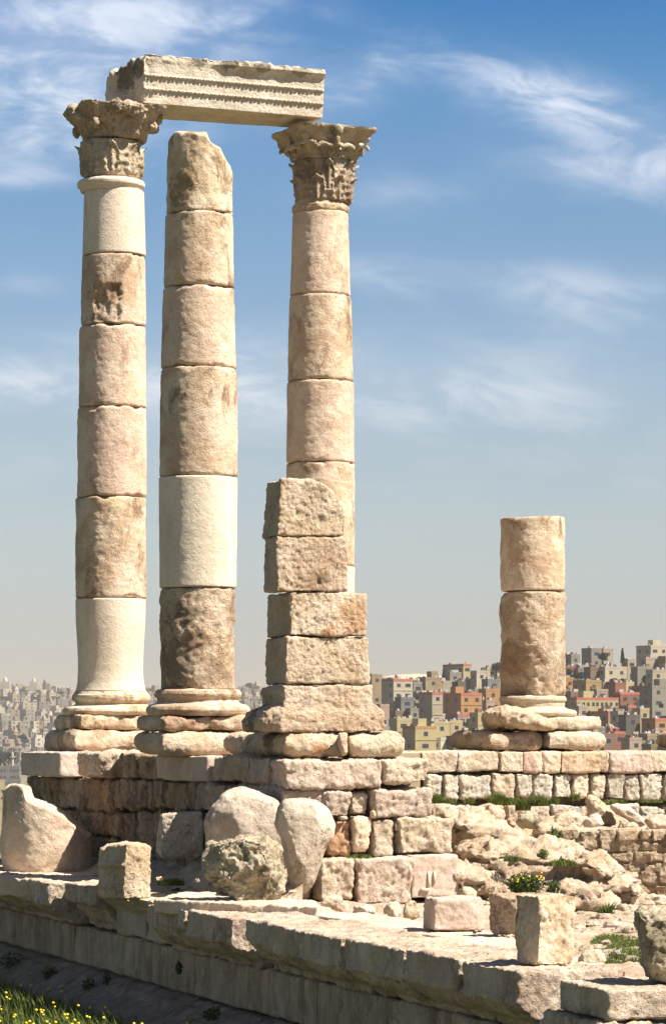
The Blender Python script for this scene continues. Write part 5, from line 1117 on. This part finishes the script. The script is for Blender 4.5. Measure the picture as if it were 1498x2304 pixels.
HB = [ # px0, pxs, px1, yt, yb, colour, trim, label, extra
 (818, 836, 859, 1520, 1590, 'tan', None, 'tall tan block of flats just right of the pier', {}),
 (858, 885, 928, 1531, 1604, 'pale cream', 'red', 'tall pale block with red roof edge, right of the tan one', {'bands': True}),
 (896, 902, 931, 1572, 1606, 'blue grey', None, 'low blue grey house at the foot of the pale red edged block', {}),
 (922, 930, 949, 1538, 1598, 'grey', None, 'grey block with balconies, left of the red banded block', {'balc': True}),
 (947, 957, 994, 1527, 1562, 'tan', None, 'wide tan building behind the red banded block', {}),
 (996, 1042, 1060, 1497, 1518, 'yellow', 'red', 'red brown and yellow house on the hilltop left of the stump', {'left': 1}),
 (1005, 1012, 1038, 1515, 1537, 'grey', None, 'grey house just below the red and yellow hilltop house', {}),
 (1034, 1040, 1058, 1530, 1552, 'pinkish', None, 'pinkish house below and right of the grey one', {}),
 (1058, 1072, 1094, 1512, 1552, 'pale cream', None, 'pale cream house left of the taller pale house beside the stump', {}),
 (1090, 1095, 1117, 1505, 1536, 'pale cream', None, 'taller pale house on the skyline just left of the stump', {}),
 (1090, 1097, 1124, 1531, 1556, 'blue grey', None, 'blue grey house with small windows left of the stump', {}),
 (1118, 1123, 1138, 1526, 1552, 'cream', None, 'narrow cream house touching the left edge of the stump', {}),
 (942, 972, 996, 1561, 1628, 'cream', 'red', 'tall cream block with red bands on every floor', {'bands': True, 'left': 1}),
 (996, 1037, 1084, 1563, 1616, 'orange', 'red', 'bright orange block with red roof edge', {'bands': True, 'left': 1}),
 (1076, 1093, 1125, 1553, 1585, 'orange', None, 'small orange brown house between the orange block and the stump', {}),
 (964, 970, 997, 1541, 1560, 'tan', None, 'small tan house above the red banded block', {}),
 (990, 997, 1019, 1535, 1556, 'cream', None, 'small cream house above the bright orange block', {}),
 (1018, 1030, 1040, 1537, 1562, 'dark grey', None, 'dark narrow building behind the bright orange block', {}),
 (912, 923, 946, 1597, 1622, 'grey', None, 'low grey house left of the foot of the red banded block', {}),
 (884, 890, 922, 1603, 1622, 'brown', None, 'low brown house below the pale red edged block', {}),
 (880, 893, 923, 1620, 1690, 'yellow', None, 'ochre yellow block next to the pier base slab', {'bands': True}),
 (905, 934, 981, 1638, 1700, 'yellow', 'orange', 'yellow house with an orange roof edge, low down beside the pier', {'bands': True}),
 (966, 976, 1012, 1627, 1668, 'yellow', None, 'yellow house right of the orange edged one', {}),
 (1006, 1013, 1041, 1625, 1660, 'yellow', None, 'yellow house below the bright orange block', {}),
 (1056, 1075, 1100, 1607, 1650, 'yellow', None, 'pale yellow house touching the broken base of the stump', {'bands': True}),
 (851, 855, 864, 1588, 1645, 'pinkish', None, 'narrow pinkish building beside the moulded pier base', {}),
 (962, 968, 982, 1664, 1695, 'olive', None, 'small olive house low above the back wall', {}),
 (979, 982, 991, 1664, 1692, 'white', None, 'small bright white house low above the back wall', {}),
 (1012, 1020, 1034, 1660, 1692, 'brown', None, 'small brown house low above the back wall', {}),
 (1308, 1330, 1353, 1461, 1494, 'grey', None, 'grey three storey house on the skyline right of the stump', {}),
 (1352, 1357, 1379, 1462, 1492, 'cream', None, 'cream house behind the round tree on the skyline', {}),
 (1268, 1285, 1305, 1475, 1503, 'grey', None, 'grey house on the skyline touching the stump', {}),
 (1314, 1328, 1362, 1504, 1535, 'brown', None, 'house with its shaded facade coloured dark brown, left of the large cream house', {'wf': .2}),  # brown wall colour stands in for shade on this facade
 (1352, 1361, 1411, 1503, 1536, 'pale cream', None, 'large pale cream house under the skyline trees', {}),
 (1424, 1434, 1468, 1503, 1542, 'grey', None, 'plain grey block right of the large cream house', {'wf': .4}),
 (1462, 1468, 1520, 1510, 1545, 'cream', None, 'cream house at the right edge beneath the hilltop', {}),
 (1431, 1464, 1520, 1455, 1484, 'pale cream', None, 'pale cream house on the hilltop at the right edge', {}),
 (1408, 1412, 1428, 1485, 1508, 'cream', None, 'narrow cream house beneath the cypress', {}),
 (1446, 1453, 1480, 1482, 1508, 'pinkish', None, 'pinkish house just below the hilltop house', {}),
 (1288, 1318, 1353, 1534, 1564, 'mustard', None, 'mustard house right of the stump', {}),
 (1266, 1272, 1287, 1527, 1543, 'orange', None, 'tiny orange house touching the right edge of the stump', {}),
 (1336, 1342, 1368, 1554, 1570, 'pinkish', None, 'small pinkish house above the long yellow building', {}),
 (1276, 1297, 1391, 1573, 1600, 'yellow', 'red', 'long bright yellow building with a row of windows', {'cols': 9}),
 (1361, 1384, 1408, 1539, 1566, 'red', None, 'bright red house above the brick red one', {}),
 (1384, 1395, 1438, 1561, 1590, 'red brown', 'red', 'brick red house right of the long yellow building', {}),
 (1403, 1408, 1423, 1537, 1560, 'yellow', None, 'small yellow house between two red ones', {}),
 (1420, 1445, 1460, 1546, 1572, 'brown', 'red', 'dark house with a red roof edge above the tall grey block', {}),
 (1439, 1467, 1525, 1546, 1606, 'grey', None, 'tall grey block at the right edge', {}),
 (1434, 1440, 1459, 1597, 1645, 'yellow', None, 'narrow yellow house left of the orange one at the right edge', {}),
 (1443, 1474, 1530, 1620, 1650, 'orange', 'red', 'orange house with a dark red side at the right edge', {'left': 1}),
 (1330, 1368, 1389, 1604, 1640, 'orange', 'red', 'grey green and orange house below the long yellow building', {}),
 (1386, 1390, 1406, 1604, 1646, 'pale cream', None, 'narrow pale house with a cream balcony right of the grey green one', {'balc': True}),
 (1403, 1408, 1440, 1612, 1650, 'dark grey', None, 'dark grey house behind the last base slab', {}),
 (1296, 1302, 1322, 1592, 1618, 'pinkish', None, 'small pinkish house just above the stump plinth', {}),
 (1274, 1284, 1298, 1560, 1594, 'brown', None, 'brown house at the right foot of the stump', {}),
 (1372, 1382, 1406, 1650, 1680, 'red brown', 'red', 'small red roofed house above the right end of the wall', {}),
 (1350, 1358, 1383, 1654, 1690, 'brown', None, 'brown house low above the wall right of the stump slabs', {}),
 (1408, 1416, 1444, 1664, 1695, 'pinkish', None, 'pinkish house low beside the last base slab', {}),
]
G1 = 'houses on the near hill'
placed = []
for (a, s_, b, yt, yb, cn, tr, lb, ex) in HB:
    d = dR_of((a + b) / 2, min(yb, 1708)); placed.append((a, b, yt, yb, d))
    h_ = house(a, s_, b, yt, yb, d, cn, lb, G1, trim=tr, bands=ex.get('bands', False), cols=ex.get('cols'), wfrac=ex.get('wf', 1.0), balc=ex.get('balc', False))
# the rest of the near hill, terrace by terrace
rnd = random.Random(17); ORD = ['first', 'second', 'third', 'fourth', 'fifth', 'sixth', 'seventh', 'eighth', 'ninth', 'tenth', 'eleventh', 'twelfth', 'thirteenth', 'fourteenth', 'fifteenth', 'sixteenth', 'seventeenth', 'eighteenth', 'nineteenth', 'twentieth']
def ordn(k): return ORD[k] if k < 20 else '%dth' % (k + 1)
palR = ['cream', 'pale cream', 'tan', 'grey', 'pinkish', 'brown', 'cream', 'grey', 'tan', 'cream', 'olive', 'brown', 'dark grey', 'grey', 'tan', 'red brown']
rows = [1492, 1506, 1519, 1532, 1546, 1560, 1574, 1588, 1603, 1618, 1633, 1648, 1664, 1680, 1696]
for ri, yb in enumerate(rows):
    x = 832 + rnd.uniform(0, 14); k = 0
    while x < 1530:
        wv = rnd.uniform(18, 36); x1 = x + wv; cxp = (x + x1) / 2; ybl = yb + rnd.uniform(-4, 4); hpx = rnd.uniform(16, 30)
        sky_ = float(skyrow(cxp)) + 6
        ok = ybl > sky_ - 1 and not (1140 < cxp < 1255)
        yt = ybl - hpx
        if ybl < sky_ + 8: yt = ybl - rnd.uniform(12, 20)
        for (a, b, pt, pb, pd) in placed:
            if x1 > a - 2 and x < b + 2:
                if abs(ybl - pb) < 15 or (ybl > pb and yt < pb - 7): ok = False; break
        if ok:
            d = dR_of(cxp, ybl); s_ = x + wv * rnd.uniform(0.2, 0.45); cn = rnd.choice(palR)
            house(x, s_, x1, yt, ybl + 2, d, cn, '%s house, %s from the left in the %s terrace below the near skyline' % (cn, ordn(k), ordn(ri)), G1, trim='red' if rnd.random() < 0.22 else None, yaw=rnd.uniform(18, 34), wfrac=0.75, seed=ri, name='house'); k += 1
        x = x1 + rnd.uniform(-1, 7)
for ri in range(11):
    yb = 1512 + ri * 17; x = 836 + rnd.uniform(0, 12); k = 0
    while x < 1520:
        wv = rnd.uniform(9, 17); x1 = x + wv; cxp = (x + x1) / 2; ybl = yb + rnd.uniform(-5, 5); yt = ybl - rnd.uniform(7, 13); ok = ybl > float(skyrow(cxp)) + 10 and not (1140 < cxp < 1255)
        for (a, b, pt, pb, pd) in placed:
            if x1 > a - 1 and x < b + 1 and (abs(ybl - pb) < 9 or (pb - 32 < yt < pb - 3 and ybl > pb)): ok = False; break
        if ok and rnd.random() < 0.75:
            cn = rnd.choice(['tan', 'grey', 'cream', 'dark grey', 'pinkish', 'brown', 'white'])
            house(x, x + wv * 0.35, x1, yt, ybl + 2, dR_of(cxp, ybl) - 6, cn, 'tiny %s house, %s from the left in the %s rank among the near houses' % (cn, ordn(k), ordn(ri)), G1, yaw=rnd.uniform(10, 40), wfrac=0.8, seed=ri + 40, name='house'); k += 1
        x = x1 + rnd.uniform(4, 26)
# far hillside on the left: houses seen through the gaps between the columns
palL = ['cream', 'pale cream', 'grey', 'cream', 'pinkish', 'white', 'tan', 'pale cream', 'grey']
G2 = 'houses on the far hillside'
def far_house(px, ybl, wpx, hpx, d, cn, label, yaw, rnd):
    y_ = R(yaw); c = P(px, 0, d)[:2]; a = wpx / FPX * d / 1.25; b = a * rnd.uniform(0.8, 1.3); H = hpx * d / FPX; zg = zat(ybl, d); lo = 6.0
    root_z = zg - lo; m = MB(); m.box((0, 0, (H + lo) / 2), (a / 2, b / 2, (H + lo) / 2))
    if rnd.random() < 0.5: m.box((rnd.uniform(-.25, .25) * a, 0, H + lo + 1.1), (a * .2, b * .25, 1.1))
    nb = len(m.F); nf = max(1, int(H / 3.3)); nc = max(2, int(a / 4))
    for k in range(nf):
        for i in range(nc):
            if rnd.random() < 0.8: m.box((-a / 2 + a * (i + .5) / nc, -b / 2, H + lo - 1.8 - 3.3 * k), (0.75, 0.06, 0.75))
    if rnd.random() < 0.7:
        for i in range(2): m.box((-a / 2, -b / 2 + b * (i + .5) / 2, H + lo - 1.8), (0.06, 0.7, 0.7))
    me = mesh_from('house', m.V, m.F, False); me.materials.append(wmat(cn)); me.materials.append(WIN)
    idx = np.zeros(len(m.F), np.int32); idx[nb:] = 1; me.polygons.foreach_set('material_index', idx)
    return m, me, (c[0], c[1], root_z), y_
restV, restF = [], []; restM = {}
def dL_of(ybl): t = ((1800 - ybl) / (1800 - 1556.0)); return 1900 + 1400 * np.clip(t, 0, 1) ** (1 / 0.8)
count = 0; rowi = 0; yb = 1552.0
rest = {c_: MB() for c_ in set(palL)}; restw = MB()
while yb < 1770:
    x = -70 + rnd.uniform(0, 10); k = 0; d = float(dL_of(yb)); sc_ = 3300 / d
    while x < 870:
        wv = rnd.choice([rnd.uniform(9, 15), rnd.uniform(13, 22), rnd.uniform(20, 32)]) * sc_; ybl = yb + rnd.uniform(-3, 3); dd = float(dL_of(ybl)); cx_ = x + wv / 2; hp = rnd.choice([rnd.uniform(6, 10), rnd.uniform(10, 19), rnd.uniform(14, 24)]) * sc_ * (0.75 if yb < 1560 else 1)
        vis = (-10 < cx_ < 168 and yb < 1768 and not (cx_ > 60 and ybl - hp > 1684)) or (325 < cx_ < 352 and ybl - hp < 1612) or (532 < cx_ < 598 and ybl - hp < 1645)
        if not vis and rnd.random() < 0.45: x += wv + 3; continue
        cn = rnd.choice(palL); m, me, loc, y_ = far_house(cx_, ybl + 2, wv, hp, dd, cn, '', rnd.uniform(5, 55), rnd)
        if vis and count < 285:
            o = bpy.data.objects.new('house', me); COL.objects.link(o); o.location = loc; o.rotation_euler = (0, 0, y_)
            where = 'left of the leftmost column' if cx_ < 200 else ('between the leftmost and the thick column' if cx_ < 400 else 'between the thick column and the pier')
            tag(o, 'far %s house %s, %s in the %s row' % (cn, where, ordn(k), ordn(rowi)), 'building', G2); k += 1; count += 1
        else:
            c_, s__ = math.cos(y_), math.sin(y_); V = [(loc[0] + a * c_ - b * s__, loc[1] + a * s__ + b * c_, loc[2] + z) for a, b, z in m.V]
            nb = sum(1 for _ in m.F); rest[cn].add(V, m.F); bpy.data.meshes.remove(me)
        x += wv + rnd.uniform(-1, 4)
    yb += 5.5 * sc_ + 1.5; rowi += 1
allV = []; allF = []; allI = []
for ci, (cn, m) in enumerate(rest.items()):
    o_ = len(allV); allV += m.V; allF += [tuple(i + o_ for i in f) for f in m.F]; allI += [ci] * len(m.F)
o = obj('distant_houses', allV, allF, [wmat(c_) for c_ in rest], None, (0, 2500, -40), smooth=False); o.data.polygons.foreach_set('material_index', np.array(allI, np.int32)); tag(o, 'mass of small pale houses covering the rest of the far hillside', 'houses', kind='stuff')
# mosque with minaret, large grey building, domes on the far skyline
def lathe_obj(name, prof, mat, parent, n=16):
    m = MB(); zs = [p[1] for p in prof]; d_ = dict((round(p[1], 4), p[0]) for p in prof); V = []; F = []
    for r_, z in prof:
        for i in range(n): a = 2 * math.pi * i / n; V.append((max(r_, .001) * math.cos(a), max(r_, .001) * math.sin(a), z))
    for k in range(len(prof) - 1):
        for i in range(n): F.append((k * n + i, k * n + (i + 1) % n, (k + 1) * n + (i + 1) % n, (k + 1) * n + i))
    F.append(tuple(range(n))[::-1]); F.append(tuple((len(prof) - 1) * n + i for i in range(n)))
    me = mesh_from(name, V, F, False); me.materials.append(mat); o = bpy.data.objects.new(name, me); COL.objects.link(o); o.parent = parent; return o
d = 1500.0; q = P(28, 1728, d); mo = thing('minaret', 'slim white minaret with a balcony and small dome, far left', 'minaret', q); mo['_w'] = [0, 0, 0]
hh = 34 * d / FPX
lathe_obj('shaft', [(0.75, -10), (0.62, hh * .62), (0.62, hh * .63)], wmat('white'), mo, 10); lathe_obj('balcony', [(0.7, hh * .63), (1.35, hh * .68), (1.35, hh * .74), (0.7, hh * .745)], wmat('white'), mo, 12); lathe_obj('dome', [(0.55, hh * .75), (0.6, hh * .9), (0.5, hh * .97), (0.2, hh * 1.04), (0.03, hh * 1.1)], wmat('white'), mo, 10)
house(-60, -30, 44, 1727, 1790, 1440.0, 'blue grey', 'long grey blue building with two window rows below the minaret, far left', G2, yaw=8, cols=10, roofst=False)
house(-30, -12, 12, 1757, 1800, 1380.0, 'yellow', 'small yellow building at the left edge above the broken drum', G2, yaw=12, cols=2, roofst=False)
for (px, y, d, w_, lb) in [(12, 1548, 3250.0, 22, 'cream domed mosque on the far skyline near the left edge'), (76, 1549, 3250.0, 18, 'white domed building on the far skyline left of the leftmost column')]:
    q = P(px, y, d); r_ = w_ / 2 * d / FPX; mo = thing('domed_building', lb, 'building', q); mo['_w'] = [0, 0, 0]
    o = child_box('wall', mo, (0, 0, -1), (r_ * 2, r_ * 1.6, 9 + 6), wmat('pale cream')); lathe_obj('dome', [(r_ * .45, 6.5), (r_ * .45, 7.6), (r_ * .40, 9.0), (r_ * .25, 10.4), (0.05, 11)], wmat('white'), mo, 14)
q = P(21, 1540, 3240.0); mo = thing('antenna_mast', 'thin antenna mast on the far skyline beside the domed mosque', 'mast', q); mo['_w'] = [0, 0, 0]; lathe_obj('pole', [(0.35, -6), (0.22, 9.0)], DISH, mo, 6)
# trees in the city
def city_tree(px, yt, yb, wpx, d, label, kind, group='trees among the houses'):
    rnd = random.Random(int(px * 3 + yt)); b = P(px, yb, d); H = (yb - yt) * d / FPX; r_ = wpx / 2 * d / FPX
    root = thing('cypress_tree' if kind == 'cypress' else 'round_tree', label, 'tree', (b[0], b[1], b[2] - 1), group); root['_w'] = [0, 0, 0]
    V, F = [], []
    n = 700
    for _ in range(n):
        if kind == 'cypress': t = rnd.random() ** 0.8; rr = r_ * (1 - t) ** 0.7 * (0.4 + 0.6 * rnd.random()); a = rnd.uniform(0, 6.28); p = np.array([rr * math.cos(a), rr * math.sin(a), 1 + H * (0.04 + 0.96 * t)])
        else:
            k = rnd.randrange(7); ca = k * 0.9; cc_ = np.array([r_ * .45 * math.cos(ca * 2.1), r_ * .45 * math.sin(ca * 2.1), 1 + H * (0.45 + 0.32 * ((k * 37) % 7) / 7)]); u = np.array([rnd.gauss(0, 1) for _ in range(3)]); u /= np.linalg.norm(u); p = cc_ + u * np.array([r_ * .6, r_ * .6, H * .26]) * rnd.random() ** .35
        a = np.array([rnd.gauss(0, 1) for _ in range(3)]); a /= np.linalg.norm(a); bb = np.cross(a, [0.3, 0.5, 0.8]); bb /= np.linalg.norm(bb); s_ = 0.32 * max(0.8, r_ / 3) * rnd.uniform(.7, 1.4); o = len(V)
        V += [tuple(p - a * s_), tuple(p + bb * s_ * .7), tuple(p + a * s_), tuple(p - bb * s_ * .7)]; F.append((o, o + 1, o + 2, o + 3))
    me = mesh_from('crown', V, F, False); me.materials.append(TREEG); o = bpy.data.objects.new('crown', me); COL.objects.link(o); o.parent = root
    lathe_obj('trunk', [(0.35, -3), (0.25, H * .3), (0.12, H * .6)], BARK, root, 8)
FT = []
for k in range(16):
    yy = rnd.uniform(1570, 1680); FT.append((rnd.uniform(4, 150), yy - rnd.uniform(7, 12), yy, rnd.uniform(9, 20), float(dL_of(yy)) - 12, 'small dark tree among the far houses, %s from the top left' % ordn(k), 'round'))
for k in range(18):
    xx = rnd.choice([rnd.uniform(850, 1080), rnd.uniform(1275, 1495)]); yy = rnd.uniform(float(skyrow(xx)) + 16, 1680); FT.append((xx, yy - rnd.uniform(10, 18), yy, rnd.uniform(10, 20), dR_of(xx, yy) - 9, 'small dark tree among the near houses, %s of the scattered ones' % ordn(k), 'round'))
for a in FT + [(1356, 1467, 1493, 24, 1046, 'round dark tree in front of the cream skyline house', 'round'), (1400, 1459, 1493, 11, 1050, 'dark pointed cypress alone on the skyline, right', 'cypress'), (1117, 1489, 1522, 26, 1048, 'dark bushy tree on the skyline touching the left of the stump', 'round'),
          (998, 1505, 1530, 9, 1040, 'dark cypress on the skyline left of the red and yellow house', 'cypress'), (984, 1520, 1532, 6, 1040, 'tiny cypress on the near skyline', 'cypress'), (1380, 1536, 1556, 26, 985, 'tree between the large cream house and the red one', 'round'), (1276, 1504, 1530, 24, 1015, 'dark tree right of the stump below the skyline', 'round'),
          (1300, 1512, 1532, 26, 1008, 'dark tree left of the house with the shaded brown facade', 'round'), (1398, 1527, 1543, 16, 1000, 'small tree below the large cream house', 'round'), (1050, 1556, 1570, 20, 960, 'tree behind the orange block', 'round'), (1048, 1640, 1664, 22, 850, 'tree left of the pale yellow house', 'round'),
          (1322, 1600, 1618, 16, 905, 'small tree below the left end of the long yellow building', 'round'),
          (20, 1684, 1730, 44, 1560, 'large dark tree behind the minaret, far left', 'round'), (-2, 1692, 1736, 40, 1540, 'dark tree left of the minaret at the frame edge', 'round'), (50, 1652, 1668, 22, 1960, 'dark tree below the grey houses, far left', 'round'), (100, 1529, 1552, 9, 3260, 'dark cypress on the far skyline left of the leftmost column', 'cypress'),
          (10, 1566, 1580, 20, 3050, 'round tree on the far hillside at the left edge', 'round'), (56, 1660, 1676, 20, 2350, 'dark tree in the middle of the far hillside', 'round'), (136, 1554, 1566, 16, 3150, 'dark tree near the top of the far hillside beside the column', 'round'), (108, 1575, 1588, 14, 3000, 'small tree high on the far hillside', 'round'), (76, 1568, 1578, 16, 3080, 'low tree on the far hillside below the domes', 'round'), (340, 1548, 1560, 14, 3200, 'tree on the far skyline between the two tall columns', 'round'), (560, 1536, 1552, 20, 3200, 'tree on the far skyline between the thick column and the pier', 'round')]:
    city_tree(*a)

# ---------------------------------------------------------------- haze
m_, t = new_mat('haze_air'); pv_ = t.n('ShaderNodeVolumePrincipled', None, Color=(0.80, 0.76, 0.72, 1.0), Density=0.0001, Anisotropy=0.0)
t.t.links.new(pv_.outputs[0], t.n('ShaderNodeOutputMaterial').inputs[1])
m = MB().box((0, 0, -20), (14800, 14800, 85)); o = obj('haze', m.V, m.F, m_, None, (0, 0, -105), smooth=False); tag(o, 'thin pale haze over the whole town', 'haze', kind='stuff')
